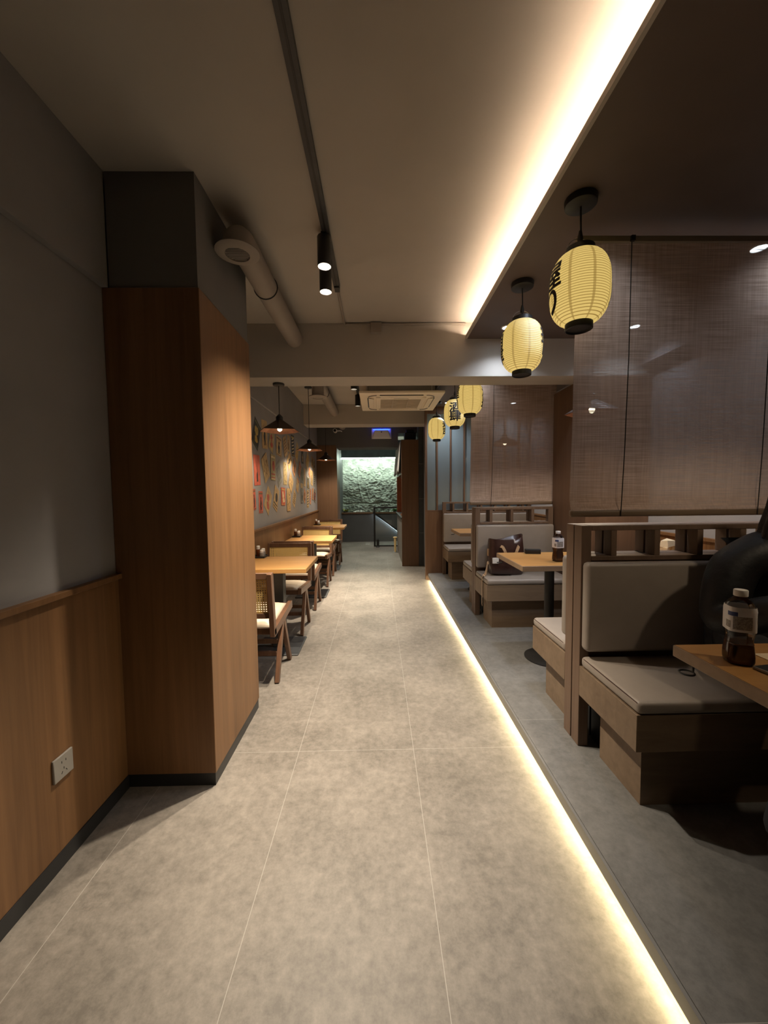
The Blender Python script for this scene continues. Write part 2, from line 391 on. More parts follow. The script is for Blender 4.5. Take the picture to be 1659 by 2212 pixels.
# beams
struct(box('beam', XL, XR, 3.215, 3.485, 2.298, CZ-.001, M['ceil']), 'plastered beam crossing the room over the first table', 'beam')
struct(box('beam_rear', XL, .80, 6.15, 6.47, 2.42, CZ-.001, M['ceil']), 'second plastered beam further down the aisle', 'beam')
# lowered booth ceiling with its cove lip
for nm, y0, y1 in (('ceiling_soffit', YB, 3.2145), ('ceiling_soffit_rear', 3.4855, 5.76)):
    w = MB().box(.749, XR, y0, y1, SZ, SZ+.012); w.box(.735, .749, y0, y1, SZ, SZ+.026, mi=1); w.box(.98, 1.0, y0, y1, SZ+.012, CZ)  # last box: unseen board added in the cavity to reflect the cove light
    struct(w.build(nm, [M['soffit'], M['ceil']]), 'dark brown lowered ceiling over the booths', 'ceiling')
# right wall with wainscot, cap and bulkhead
struct(box('wall_right', XR, XR+.1, YB, 5.76, 0, CZ, M['plaster']), 'grey wall at the back of the booths', 'wall')
w = MB().box(XR-.012, XR, YB, 5.76, P, .99); w.box(XR-.03, XR, YB, 5.76, .985, 1.01)
struct(w.build('trim_3', M['lam'], bevel=.002), 'brown wainscot with cap on the booth wall', 'trim')
struct(box('wall_right_bulkhead', XR-.10, XR, YB, 3.215, 2.38, SZ, M['plaster']), 'bulkhead along the booth wall', 'wall')
# booth pillar
struct(MB().box(1.757, XR, 3.215, 3.83, P, 2.2978).build('pillar', M['lamd'], bevel=.003), 'wood-clad pillar between two booths', 'pillar')
# raised deck
w = MB().box(XE+.012, XR, YB, 5.80, .05, P); w.box(.815, XR, YB, 5.80, 0, .05)
struct(w.build('floor_deck', M['deck']), 'raised dark grey tiled deck under the booths', 'floor')
w = MB().box(XE, XE+.0105, YB, 5.72, .052, P-.001); w.box(XE+.0105, XE+.012, YB, 5.72, .052, P-.006, mi=1)
struct(w.build('trim_4', [M['alum'], M['skirt']]), 'grey edge trim of the raised deck', 'trim')
tag(box('led_strip', .772, .782, .3, 5.70, .038, .046, E_strip), 'glowing warm yellow light strip under the deck edge', 'light strip')
tag(box('cove_led_strip', .774, .786, .5, 3.2, SZ+.0125, SZ+.020, E_cove), 'warm light strip hidden in the ceiling cove', 'light strip')

# glazed end wall of the booths
we = struct(MB().box(.716, XR, 5.765, 5.83, 0, 1.035).build('wall_end', M['lamd'], bevel=.002), 'brown wood panel wall below the booth window', 'wall')
wn = struct(MB().box(.716, .748, 5.765, 5.83, 1.035, CZ-.001).box(.748, XR, 5.765, 5.83, 1.035, 1.06).box(.748, XR, 5.765, 5.83, 2.5, CZ-.001).build('window_1', M['lamd'], bevel=.002), 'tall grey glazed partition with slim wood mullions', 'window')
for k in range(7): struct(box('mullion', .885+k*.205, .908+k*.205, 5.770, 5.822, 1.06, 2.5, M['lamd'], wn))
struct(box('pane', .748, XR, 5.795, 5.803, 1.06, 2.5, M['wpane'], wn))
# rear zone: slate-tiled strip, second column, header, far wall, stone
w = MB()
for z0, z1 in ((0, .597), (.603, 1.207), (1.213, 1.827), (1.833, 2.44), (2.446, CZ-.001)): w.box(.733, .82, 6.832, 7.1, z0, z1)
w.box(.735, .82, 6.836, 7.1, 0, CZ-.001, mi=1)
struct(w.build('wall_tile_strip', [M['slate'], M['grey']]), 'narrow strip of dark slate tiles beside the wood cabinet', 'wall')
struct(box('wall_right_rear', .82, .92, 5.83, 10.9, 0, CZ-.001, M['darkwall']), 'dark wall behind the cabinet', 'wall')
c2 = struct(MB().box(XL, -.785, 7.49, 7.95, 0, 2.25).build('column_rear', M['lamd'], bevel=.003), 'wood-clad column at the end of the poster wall', 'column')
struct(box('column_head', XL, -.80, 7.50, 7.949, 2.25, CZ-.001, M['darkwall'], c2))
struct(MB().box(-.80, .405, 7.48, 7.95, 2.20, CZ-.001).box(.405, .82, 7.48, 7.95, 2.47, CZ-.001).build('beam_header', M['darkwall']), 'dark grey header above the far opening', 'beam')
struct(box('wall_left_rear', XL-.1, -.98, 7.95, 10.9, 0, CZ, M['darkwall']), 'dark side wall of the far landing', 'wall')
w = MB().box(-.98, .82, 10.28, 10.40, 0, .745); w.box(-.98, .82, 10.265, 10.28, 0, .13)
struct(w.build('wall_back', M['darkwall']), 'low charcoal wall below the stone niche', 'wall')
struct(box('trim_5', -.98, .82, 10.262, 10.42, .745, .785, M['lamd']), 'brown cap on the low far wall', 'trim')
struct(box('wall_back_upper', -.98, .82, 10.50, 10.60, 2.265, CZ, plain('blue_grey_panel', (.10, .135, .15), .7)), 'blue grey panel above the light strip', 'wall')
struct(box('ledge', -.98, .82, 10.40, 10.95, .70, .772, M['slate']), 'ledge at the foot of the stone wall', 'ledge')
struct(box('wall_back_end', -1.1, .95, 10.97, 11.1, 0, CZ, M['darkwall']), 'end wall', 'wall')
tag(box('stone_led_strip', -.97, .81, 10.50, 10.525, 2.235, 2.262, E_stone), 'pale green light strip along the top of the stone wall', 'light strip')

# carved rough stone wall (real relief)
def stone_wall():
    from mathutils import noise
    nx, nz = 150, 130; x0, x1, z0, z1 = -.98, .82, .772, 2.262
    bm = bmesh.new(); g = []
    def seg(px, pz, a, b):
        ax, az = a; bx, bz = b; t = max(0, min(1, ((px-ax)*(bx-ax)+(pz-az)*(bz-az))/max(1e-9, (bx-ax)**2+(bz-az)**2)))
        return math.hypot(px-ax-t*(bx-ax), pz-az-t*(bz-az))
    ring = [(.02+.10*math.cos(t*PI/8), 1.92+.10*math.sin(t*PI/8)) for t in range(17)]
    ring2 = [(.0+.11*math.cos(t*PI/8), 1.30+.13*math.sin(t*PI/8)) for t in range(17)]
    strokes = [ring, ring2, [(.08, 1.84), (-.06, 1.70), (.07, 1.60), (-.05, 1.50), (.06, 1.42)], [(.02, 2.14), (.02, 2.02)],
               [(-.09, 1.62), (.10, 1.66)], [(-.08, 1.31), (.09, 1.33)], [(-.55, 1.85), (-.52, 1.5), (-.46, 1.2)], [(-.30, 1.8), (-.33, 1.45), (-.24, 1.15)]]
    for j in range(nz+1):
        row = []
        for i in range(nx+1):
            x = x0+(x1-x0)*i/nx; z = z0+(z1-z0)*j/nz
            d = .050*noise.fractal(Vector((x*2.3, 3.1, z*2.3)), 1, 2, 5)+.020*noise.noise(Vector((x*17, 1, z*24)))
            d += .010*noise.noise(Vector((x*42, 5, z*50)))
            dm = min(seg(x, z, a, b) for st in strokes for a, b in zip(st, st[1:]))
            if dm < .03: d += .022*(1-dm/.03)
            if abs(z-1.02-.03*noise.noise(Vector((x*3, 0, 0)))) < .016: d -= .035
            row.append(bm.verts.new((x, 10.88-.12*(1-j/nz)-d, z)))
        g.append(row)
    for j in range(nz):
        for i in range(nx): bm.faces.new((g[j][i], g[j][i+1], g[j+1][i+1], g[j+1][i]))
    mb = MB(); mb.b.free(); mb.b = bm
    return mb.build('wall_stone', M['stone'], smooth=True, auto=3)
struct(stone_wall(), 'rough carved stone wall lit pale green', 'wall')

# ================================================================== CEILING FITTINGS
DX = -.668
def tee(parent, y, drop):
    mb = MB(); mb.lathe([(.068, 2.605), (.068, 2.605-drop), (.066, 2.605-drop-.004)], 28, (DX, y, 0)); mb.build('tee', M['duct'], parent, smooth=True)
    fl = MB().lathe([(.066, 2.605-drop), (.100, 2.603-drop), (.104, 2.596-drop), (.090, 2.588-drop), (.058, 2.586-drop), (.056, 2.598-drop)], 36, (DX, y, 0), cap=False).build('vent', M['duct'], parent, smooth=True)
    g = MB()
    for k in range(9):
        u = -.048+.012*k; h = math.sqrt(max(0, .056**2-u*u)); g.bar((DX-h, y+u, 2.592-drop), (DX+h, y+u, 2.592-drop), .0042, .002, (0, .5, 1))
    g.lathe([(.057, 2.604-drop), (.057, 2.605-drop)], 24, (DX, y, 0), mi=1)
    g.build('grille', [M['grey'], M['black']], fl)
def duct(name, label, y0, y1, ytee, drop, straps, elbow):
    t = thing(name, label, 'duct', (0, 0, 0))
    if elbow:
        pts = [(DX, y0, 2.605-.075), (DX, y0+.004, 2.605-.05)] + [(DX, y0+.07-.07*math.cos(a), 2.535+.07*math.sin(a)) for a in [PI/12*k for k in range(1, 6)]] + [(DX, y0+.09, 2.605), (DX, y1, 2.605)]
    else: pts = [(DX, y0, 2.605), (DX, y1, 2.605)]
    mb = MB(); mb.tube(pts, .068, 28); mb.build('pipe', M['duct'], t, smooth=True, auto=1.2)
    if elbow:
        y = y0; z = 2.53
        fl = MB().lathe([(.066, z), (.100, z-.002), (.104, z-.009), (.090, z-.017), (.058, z-.019), (.056, z-.007)], 36, (DX, y, 0), cap=False).build('vent', M['duct'], t, smooth=True)
        g = MB()
        for k in range(9):
            u = -.048+.012*k; h = math.sqrt(max(0, .056**2-u*u)); g.bar((DX-h, y+u, z-.013), (DX+h, y+u, z-.013), .0042, .002, (0, .5, 1))
        g.lathe([(.057, z-.002), (.057, z-.001)], 24, (DX, y, 0), mi=1); g.build('grille', [M['grey'], M['black']], fl)
    elif ytee: tee(t, ytee, drop)
    for y in straps:
        s = MB().tube([(DX+.0705*math.cos(a), y, 2.605+.0705*math.sin(a)) for a in [2*PI*k/32 for k in range(32)]], .004, 6, closed=True)
        s.tube([(DX, y, 2.675), (DX, y, CZ)], .003, 6); s.build('hanger', M['charcoal'], t, smooth=True)
    return t
duct('air_duct', 'grey round air duct with louvred vent above the wood-clad column', 1.94, 3.215, None, 0, (2.42,), True)
duct('air_duct', 'grey round air duct with hanging vent between the two beams', 3.485, 6.15, 4.44, .165, (4.28, 4.92), False)
duct('air_duct', 'short grey duct stub beyond the second beam', 6.47, 7.479, None, 0, (), False)

t = thing('light_track', 'long black lighting track on the ceiling above the aisle', 'light track', (-.255, 0, 0))
w = MB().box(-.020, .020, YB+.2, 2.63, 2.705, CZ); w.box(-.004, .004, YB+.2, 2.63, 2.703, 2.706, mi=1)
w.build('rail', [M['charcoal'], M['black']], t)
box('end_feed', -.016, .016, 2.60, 2.66, 2.695, CZ, M['charcoal'], t)
t = thing('light_track', 'black lighting track between the two ceiling beams', 'light track', (-.255, 0, 0))
MB().box(-.020, .020, 3.6, 5.75, 2.705, CZ).build('rail', M['charcoal'], t)
def spot_light(x, y, label, watts, deg=92, lens=None, tgt=(0, 0), group='black spotlights on the track'):
    t = thing('track_spotlight', label, 'spotlight', (x, y, 2.545), 0, group)
    MB().lathe([(.0345, .006), (.0345, .001), (.036, .004), (.036, .150), (.033, .155), (.001, .155)], 28, cap=False).build('housing', M['black'], t, smooth=True)
    MB().box(-.012, .012, -.030, .034, .154, .163).build('adapter', M['black'], t)
    r = MB().lathe([(.0345, .001), (.0345, .006), (.024, .040)], 28, cap=False); r.build('reflector', M['white'], t, smooth=True)
    MB().lathe([(.024, .038), (.024, .042)], 20).build('lens', lens or E_spot, t)
    if watts: spot(t, (0, 0, .030), (tgt[0], tgt[1], -1), watts, TRACK_C, deg, 1, .02)
    return t
spot_light(-.268, 2.10, 'lit black spotlight nearer the grille of the duct', TRACK_W)
spot_light(-.296, 2.36, 'lit black spotlight at the end of the aisle track', TRACK_W)
spot_light(-.265, 4.56, 'black spotlight partly behind the air conditioner corner', TRACK_W*1.9, 60, lens=E_dim)
spot_light(-.265, 5.44, 'black spotlight just below the air conditioner corner', TRACK_W*1.9, 60, lens=E_dim)
spot_light(-.268, .96, 'black spotlight on the track just above the picture', BACK_W, 56)
# conduit and junction box
t = thing('wiring_conduit', 'thin grey conduit running from the track to the beam', 'conduit')
w = MB(); w.tube([(-.255, 2.66, 2.718), (-.255, 3.19, 2.718), (-.248, 3.205, 2.718), (-.235, 3.205, 2.718), (.735, 3.205, 2.718)], .009, 8); w.build('tube', M['duct'], t, smooth=True)
tag(MB().box(-.045, .045, 3.175, 3.2149, 2.640, 2.722).build('junction_box', M['duct'], bevel=.004), 'small square grey junction box on the near beam', 'junction box')

# cassette air conditioner
def cassette():
    t = thing('air_conditioner', 'cream square ceiling cassette air conditioner hanging between the beams', 'air conditioner', (.30, 5.05, 2.50))
    h = .505
    pb = MB().box(-h, h, -h, h, .0, .028, bev=.008, seg=2); pb.build('panel', M['cream_p'], t, smooth=True)
    MB().box(-.40, .40, -.40, .40, .028, .20).build('housing', M['grey'], t)
    # raised centre with intake grille
    c = MB().box(-.31, .31, -.31, .31, -.014, .004, bev=.012, seg=2); ce = c.build('intake', M['cream_p'], t, smooth=True)
    g = MB()
    for k in range(46):
        y = -.24+k*.0107; g.box(-.25, .25, y, y+.0045, -.0165, -.013)
    for x in (-.095, .095): g.box(x-.005, x+.005, -.25, .25, -.018, -.013)
    g.build('grille', plain('intake_grille', (.50, .43, .33), .6), ce)
    MB().box(-.09, .09, -.285, -.278, -.016, -.0135).build('badge', M['grey'], ce)
    for k in range(4):
        a = k*PI/2; R = Matrix.Rotation(a, 4, 'Z')
        f = MB().box(-.26, .26, -.415, -.365, -.004, .002); bmesh.ops.transform(f.b, matrix=R, verts=f.b.verts); o = f.build('outlet_slot', M['charcoal'], t)
        f = MB().hexa([(-.27, -.40, -.010), (.27, -.40, -.010), (.25, -.335, -.016), (-.25, -.335, -.016), (-.27, -.40, -.006), (.27, -.40, -.006), (.25, -.335, -.006), (-.25, -.335, -.006)])
        bmesh.ops.transform(f.b, matrix=R, verts=f.b.verts); f.build('flap', M['cream_p'], o, bevel=.002)
        # curved corner louvre
        f = MB().tube([(.30+.10*math.cos(q), .30+.10*math.sin(q), -.002) for q in [PI/2*j/8 for j in range(9)]], .008, 6)
        bmesh.ops.transform(f.b, matrix=R, verts=f.b.verts); f.build('corner_louvre', M['grey'], t, smooth=True)
    # suspension rods and pipes
    for x in (-.42, .36):
        for y in (-.42, .42): MB().tube([(x, y, .03), (x, y, .23)], .005, 6).build('hanging_rod', M['steel'], t)
    w = MB(); w.tube([(.40, -.2, .11), (.44, -.2, .11), (.445, -.2, .2), (.445, -.2, .23)], .03, 12); w.tube([(.38, -.28, .08), (.44, -.30, .09), (.44, -.30, .23)], .02, 10); w.build('refrigerant_pipe', M['grey'], t, smooth=True)
cassette()

# downlights in the lowered ceiling
def downlight(x, y, label, watts=DOWN_W):
    t = thing('downlight', label, 'downlight', (x, y, SZ), 0, 'round downlights in the booth ceiling')
    MB().lathe([(.048, 0), (.048, -.004), (.036, -.006), (.034, -.001)], 28, cap=False).build('bezel', M['white'], t, smooth=True)
    MB().lathe([(.034, -.0025), (.034, -.001)], 24).build('lens', E_down, t)
    spot(t, (0, 0, -.012), (0, 0, -1), watts, DOWN_C, 130, .9, .03)
downlight(1.006, 2.99, 'bright bluish downlight beside the second paper lantern', DOWN_W*.8)
downlight(1.05, 2.09, 'downlight hidden above the big front lantern')
downlight(1.985, 2.98, 'downlight seen through the big front blind')
downlight(1.995, 2.03, 'downlight at the upper edge of the big front blind')
downlight(1.006, 5.50, 'bluish downlight beside the farthest lanterns')
downlight(1.963, 5.55, 'downlight seen through the rear blind')
downlight(1.0, 4.0, 'downlight above the rear booth post')

# ================================================================== LANTERNS
LR, LH = .120, .148
def lr(z):
    t = min(1, abs(z)/LH); return .050+(LR-.050)*(1-t**3.0)**.62
def lantern_text(chars, ang, parent):
    cu = bpy.data.curves.new('glyph', 'FONT'); cu.size = .098; cu.resolution_u = 8; cu.align_x = 'CENTER'; cu.body = '\n'.join(chars); cu.space_line = .86
    tmp = bpy.data.objects.new('glyph', cu); C.objects.link(tmp)
    dg = bpy.context.evaluated_depsgraph_get(); me = bpy.data.meshes.new_from_object(tmp.evaluated_get(dg))
    bm = bmesh.new(); bm.from_mesh(me); bpy.data.objects.remove(tmp); bpy.data.meshes.remove(me)
    xs = [v.co.x for v in bm.verts]; ys = [v.co.y for v in bm.verts]; cx, cy = (min(xs)+max(xs))/2, (min(ys)+max(ys))/2
    sx = .128/(max(xs)-min(xs)); sy = .200/(max(ys)-min(ys))
    for v in bm.verts: v.co.x = (v.co.x-cx)*sx; v.co.y = (v.co.y-cy)*sy
    src = bm.copy(); src_v = [v.co.copy() for v in src.verts]; src.verts.index_update(); src_f = [[v.index for v in f.verts] for f in src.faces]; src.free(); bm.clear()
    for q in range(11):      # heavy brush weight: the glyph thickened by overlapping copies
        rad = 0 if q == 0 else .0034
        a = 2*PI*q/10; nv = [bm.verts.new((p.x+rad*math.cos(a), p.y+rad*math.sin(a), q*2e-5)) for p in src_v]
        for f in src_f: bm.faces.new([nv[i] for i in f])
    for k in range(-13, 14): bmesh.ops.bisect_plane(bm, geom=bm.verts[:]+bm.edges[:]+bm.faces[:], plane_co=(k*.006, 0, 0), plane_no=(1, 0, 0))
    for k in range(-13, 14): bmesh.ops.bisect_plane(bm, geom=bm.verts[:]+bm.edges[:]+bm.faces[:], plane_co=(0, k*.008, 0), plane_no=(0, 1, 0))
    for v in bm.verts:
        u, z = v.co.x, v.co.y; a = ang+u/LR; r = lr(z)+.0022+v.co.z; v.co = (r*math.cos(a), r*math.sin(a), z)
    mb = MB(); mb.b.free(); mb.b = bm
    return mb.build('lettering', M['ink'], parent)
def lantern_proto():
    prof = []
    n = 116
    for k in range(n+1):
        z = -LH+2*LH*k/n; prof.append((lr(z)+.0011*math.cos(2*PI*z/.0102), z))
    return prof
def lantern(x, y, label, texts):
    zc = 2.225
    t = thing('paper_lantern', label, 'lantern', (x, y, zc), 0, 'yellow paper lanterns along the aisle')
    MB().lathe(lantern_proto(), 56, cap=False).build('shade', M['paper'], t, smooth=True, auto=3)
    MB().lathe([(.052, LH-.004), (.058, LH-.002), (.058, LH+.022), (.050, LH+.022), (.050, LH-.002)], 32, cap=False).build('top_ring', M['black'], t, smooth=True)
    MB().lathe([(.050, -LH+.002), (.056, -LH+.002), (.056, -LH-.024), (.052, -LH-.026), (.049, -LH-.018), (.001, -LH-.018)], 32, cap=False).build('bottom_ring', M['black'], t, smooth=True)
    MB().tube([(-.054, 0, LH+.018)]+[(-.054*math.cos(a), .004, LH+.02+.045*math.sin(a)) for a in [PI*k/10 for k in range(1, 10)]]+[(.054, 0, LH+.018)], .0016, 6).build('bail_handle', M['steel'], t, smooth=True)
    MB().tube([(0, 0, LH+.012), (.002, 0, LH+.09), (0, 0, SZ-zc-.02)], .004, 8).build('cord', M['black'], t, smooth=True)
    MB().lathe([(.009, LH+.05), (.012, LH+.06), (.006, LH+.095)], 12).build('socket', M['black'], t, smooth=True)
    MB().lathe([(.064, SZ-zc), (.066, SZ-zc-.004), (.064, SZ-zc-.028), (.058, SZ-zc-.032)], 32).build('canopy', M['black'], t, smooth=True)
    for ch, a in texts: lantern_text(ch, math.radians(a), t)
    return t
lantern(.885, 1.70, 'biggest yellow paper lantern with black brush lettering in front of the blind', (('握り', 176), ('酒肆', -6)))
lantern(.885, 2.365, 'yellow paper lantern against the grey beam, beside the dazzling downlight', (('酒肆', 158), ('握り', -19)))
lantern(.880, 3.66, 'yellow paper lantern cut off by the beam, in front of the rear blind', (('握り', 172), ('酒肆', -8)))
lantern(.880, 4.37, 'yellow paper lantern showing two black characters, half behind another lantern', (('酒肆', -99), ('握り', 81)))
lantern(.842, 5.45, 'smallest paper lantern, hanging before the grey glazed partition', (('寿司', -26), ('酒肆', 154)))

# ================================================================== PENDANTS
def pendant(x, y, ztop, zrim, label, group, R=.178, lit=PEND_W):
    t = thing('pendant_lamp', label, 'pendant lamp', (x, y, zrim), 0, group)
    n = 8; up, lo = MB(), MB()
    def ringp(r, z, off=0, wob=0): return [(r*(1+wob*((k % 2)*2-1))*math.cos(2*PI*k/n+off), r*(1+wob*((k % 2)*2-1))*math.sin(2*PI*k/n+off), z+wob*.12*((k % 2)*2-1)) for k in range(n)]
    for mb, dz, s in ((up, .003, 1), (lo, 0, .985)):
        rs = [ringp(.028, .098+dz, .2), ringp(R*s, .004+dz, .2, .035)]
        vr = [[mb.b.verts.new(p) for p in r] for r in rs]
        for k in range(n): mb.b.faces.new((vr[0][k], vr[0][(k+1) % n], vr[1][(k+1) % n], vr[1][k]))
    up.build('shade', M['bronze'], t); lo.build('shade_lining', M['copper'], t)
    MB().lathe([(.030, .094), (.031, .125), (.024, .135), (.008, .150)], 20).build('lamp_holder', M['black'], t, smooth=True)
    MB().lathe([(.010, .070), (.017, .050), (.021, .030), (.017, .010), (.005, .003)], 20).build('bulb', E_bulb, t, smooth=True)
    MB().tube([(0, 0, .14), (0, 0, ztop-zrim-.01)], .0035, 8).build('cord', M['black'], t)
    MB().lathe([(.048, ztop-zrim), (.050, ztop-zrim-.004), (.048, ztop-zrim-.018), (.04, ztop-zrim-.020)], 28).build('canopy', M['charcoal'], t, smooth=True)
    if lit: spot(t, (0, 0, -.016), (0, 0, -1), lit*1.5, PEND_C, 150, .5, .025)
    return t
g1 = 'faceted pendants over the small tables'; g2 = 'faceted pendants over the booth tables'
pendant(-.85, 3.40, 2.298, 1.885, 'faceted dark copper pendant lamp under the near beam', g1, .172)
pendant(-.895, 5.12, CZ, 1.90, 'faceted dark copper pendant over the middle small table', g1)
pendant(-.90, 6.78, CZ, 1.90, 'faceted dark copper pendant in front of the far wood column', g1)
pendant(1.565, 2.80, SZ, 1.905, 'faceted pendant seen dimly through the big front blind', g2)
pendant(1.58, 4.76, SZ, 1.905, 'faceted pendant seen dimly through the rear blind', g2)
pendant(1.57, .93, SZ, 1.905, 'faceted pendant over the near booth table', g2, lit=PEND_W*.5)

# ================================================================== BLINDS
def blind(name, label, x0, x1, y, z0, z1, cords):
    t = thing(name, label, 'blind', (x0, y, z0))
    L = x1-x0; Hh = z1-z0
    w = MB(); nx, nz = 24, 40; g = []
    for j in range(nz+1):
        row = []
        for i in range(nx+1):
            u, v = i/nx, j/nz
            yy = .004*math.sin(u*9+v*2)*(1-v)+.003*math.sin(v*14+u*3)-(.02*max(0, .04-v)/.04)
            e = (.012*(1-v)**8+.003*math.sin(v*7)) if i in (0, nx) else 0
            row.append(w.b.verts.new((u*L+(-e if i == 0 else e), yy, .03+v*(Hh-.03))))
        g.append(row)
    for j in range(nz):
        for i in range(nx): w.b.faces.new((g[j][i], g[j][i+1], g[j+1][i+1], g[j+1][i]))
    w.build('reed_sheet', M['reed'], t, smooth=True)
    MB().box(-.012, L+.012, -.020, .006, 0, .034, bev=.010, seg=3).build('bottom_rail', M['bench'], t, smooth=True)
    MB().box(0, L, -.014, .008, Hh, Hh+.026).build('head_rail', M['duct'], t, bevel=.002)
    for cx in cords:
        MB().tube([(cx-x0, -.012, Hh+.012), (cx-x0-.006, -.020, Hh*.6), (cx-x0-.018, -.024, Hh*.25), (cx-x0-.030, -.024, .002)], .0022, 6).build('cord', M['black'], t, smooth=True)
        MB().box(cx-x0-.009, cx-x0+.009, -.026, -.013, Hh-.002, Hh+.022).build('pulley', M['black'], t)
    return t
blind('reed_blind', 'big brown woven reed blind hanging over the front booth partition', .950, 2.19, 1.865, 1.222, 2.520, (1.21, 1.885))
blind('reed_blind', 'narrower brown woven reed blind over the rear booth partition', .942, 1.803, 3.87, 1.205, 2.520, (1.17,))

# ================================================================== BOOTHS
def rcush(x0, x1, y0, y1, z0, z1, name, parent, r=.018, crown=0):
    o = MB().box(x0, x1, y0, y1, z0, z1, bev=r, seg=4).build(name, M['vinyl'], parent, smooth=True, auto=1.2)
    return o
def bench(x1, y, face, label, x0=.968):
    """booth bench; origin on the deck at the back line, the seat runs towards -y (face=-1) or +y"""
    t = thing('booth_bench', label, 'bench', (x0, y, P), 0, 'taupe booth benches')
    L = x1-x0
    def Y(a, b): return (min(a*face, b*face), max(a*face, b*face))
    w = MB()
    w.box(0, .048, *Y(.004, .072), 0, 1.084); w.box(L-.048, L, *Y(.004, .072), 0, 1.084)
    w.box(.048, L-.048, *Y(.004, .072), 1.060, 1.084); w.box(.048, L-.048, *Y(.004, .072), .915, .938)
    fr = w.build('frame', M['benchv'], t, bevel=.0025)
    n = max(2, round(L/.2)); 
    xs = [.048+.079+k*.2 for k in range(n-1)]
    for k, x in enumerate(xs):
        xx = .158+k*.209
        if xx+.03 > L-.07: continue
        box('upright', xx-.014+.0, xx+.014, *Y(.006, .070), .938, 1.060, M['benchv'], fr, bevel=.002)
    box('back_board', .048, L-.048, *Y(.010, .066), .20, .915, M['benchv'], t)
    rcush(-.004+.006, L-.012, *Y(.072, .130), .490, .914, 'back_cushion', t, .020)
    sc = rcush(.002, L-.004, *Y(.078, .492), .405, .456, 'seat_cushion', t, .018)
    # welt along the seat's open side
    MB().tube([(.006, face*.10, .447), (.004, face*.30, .448), (.006, face*.478, .447)], .0022, 6).build('piping', M['leather'], sc, smooth=True)
    MB().box(0, L-.002, *Y(.072, .486), .258, .404).build('apron', M['bench'], t, bevel=.002)
    MB().box(.062, L-.004, *Y(.150, .428), 0, .258).box(.10, L-.01, *Y(.008, .150), 0, .20, mi=1).build('plinth', [M['bench'], M['skirt']], t)  # recessed rear block is near-black, its shade put into the colour
    return t
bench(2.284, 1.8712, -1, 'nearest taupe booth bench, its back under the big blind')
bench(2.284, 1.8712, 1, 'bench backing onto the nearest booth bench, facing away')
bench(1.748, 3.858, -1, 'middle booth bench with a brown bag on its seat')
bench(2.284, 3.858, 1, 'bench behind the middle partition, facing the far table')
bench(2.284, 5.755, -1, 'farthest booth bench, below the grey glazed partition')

def booth_table(x0, x1, y0, y1, label, posts):
    t = thing('booth_table', label, 'table', (x0, y0, P), 0, 'booth tables')
    L, D = x1-x0, y1-y0
    MB().box(0, L, 0, D, .713, .7495).build('tabletop', M['oak_edge'], t, bevel=.003)
    MB().box(.004, L-.004, .004, D-.004, .7485, .7505).build('top_veneer', M['oak'], t)
    w = MB().box(.25, L-.2, D/2-.03, D/2+.03, .690, .713); 
    for px in posts: w.box(px-x0-.03, px-x0+.03, .06, D-.06, .695, .713)
    w.build('support_bracket', M['black'], t)
    for px in posts:
        lg = MB().lathe([(.034, .018), (.034, .70)], 24, (px-x0, D/2, 0)).build('leg', M['black'], t, smooth=True)
        MB().lathe([(.17, 0), (.17, .008), (.05, .018)], 32, (px-x0, D/2, 0)).build('base_plate', M['black'], lg, smooth=True)
    h = MB(); h.tube([(.012+.02*math.cos(a), D-.045+.02*math.sin(a), .678) for a in [2*PI*k/20 for k in range(20)]], .003, 6, closed=True); h.tube([(.032, D-.045, .678), (.032, D-.045, .714)], .003, 6)
    h.build('bag_hook', M['charcoal'], t, smooth=True)
    return t
booth_table(.955, 2.24, .655, 1.207, 'nearest booth table with a half-empty tea bottle on it', (1.35, 1.95))
booth_table(.955, 2.24, 2.505, 3.062, 'middle booth table with a black box and a tea bottle', (1.262, 1.95))
booth_table(.965, 2.24, 4.482, 5.036, 'farthest booth table, bare and half behind the middle bench', (1.30, 1.95))

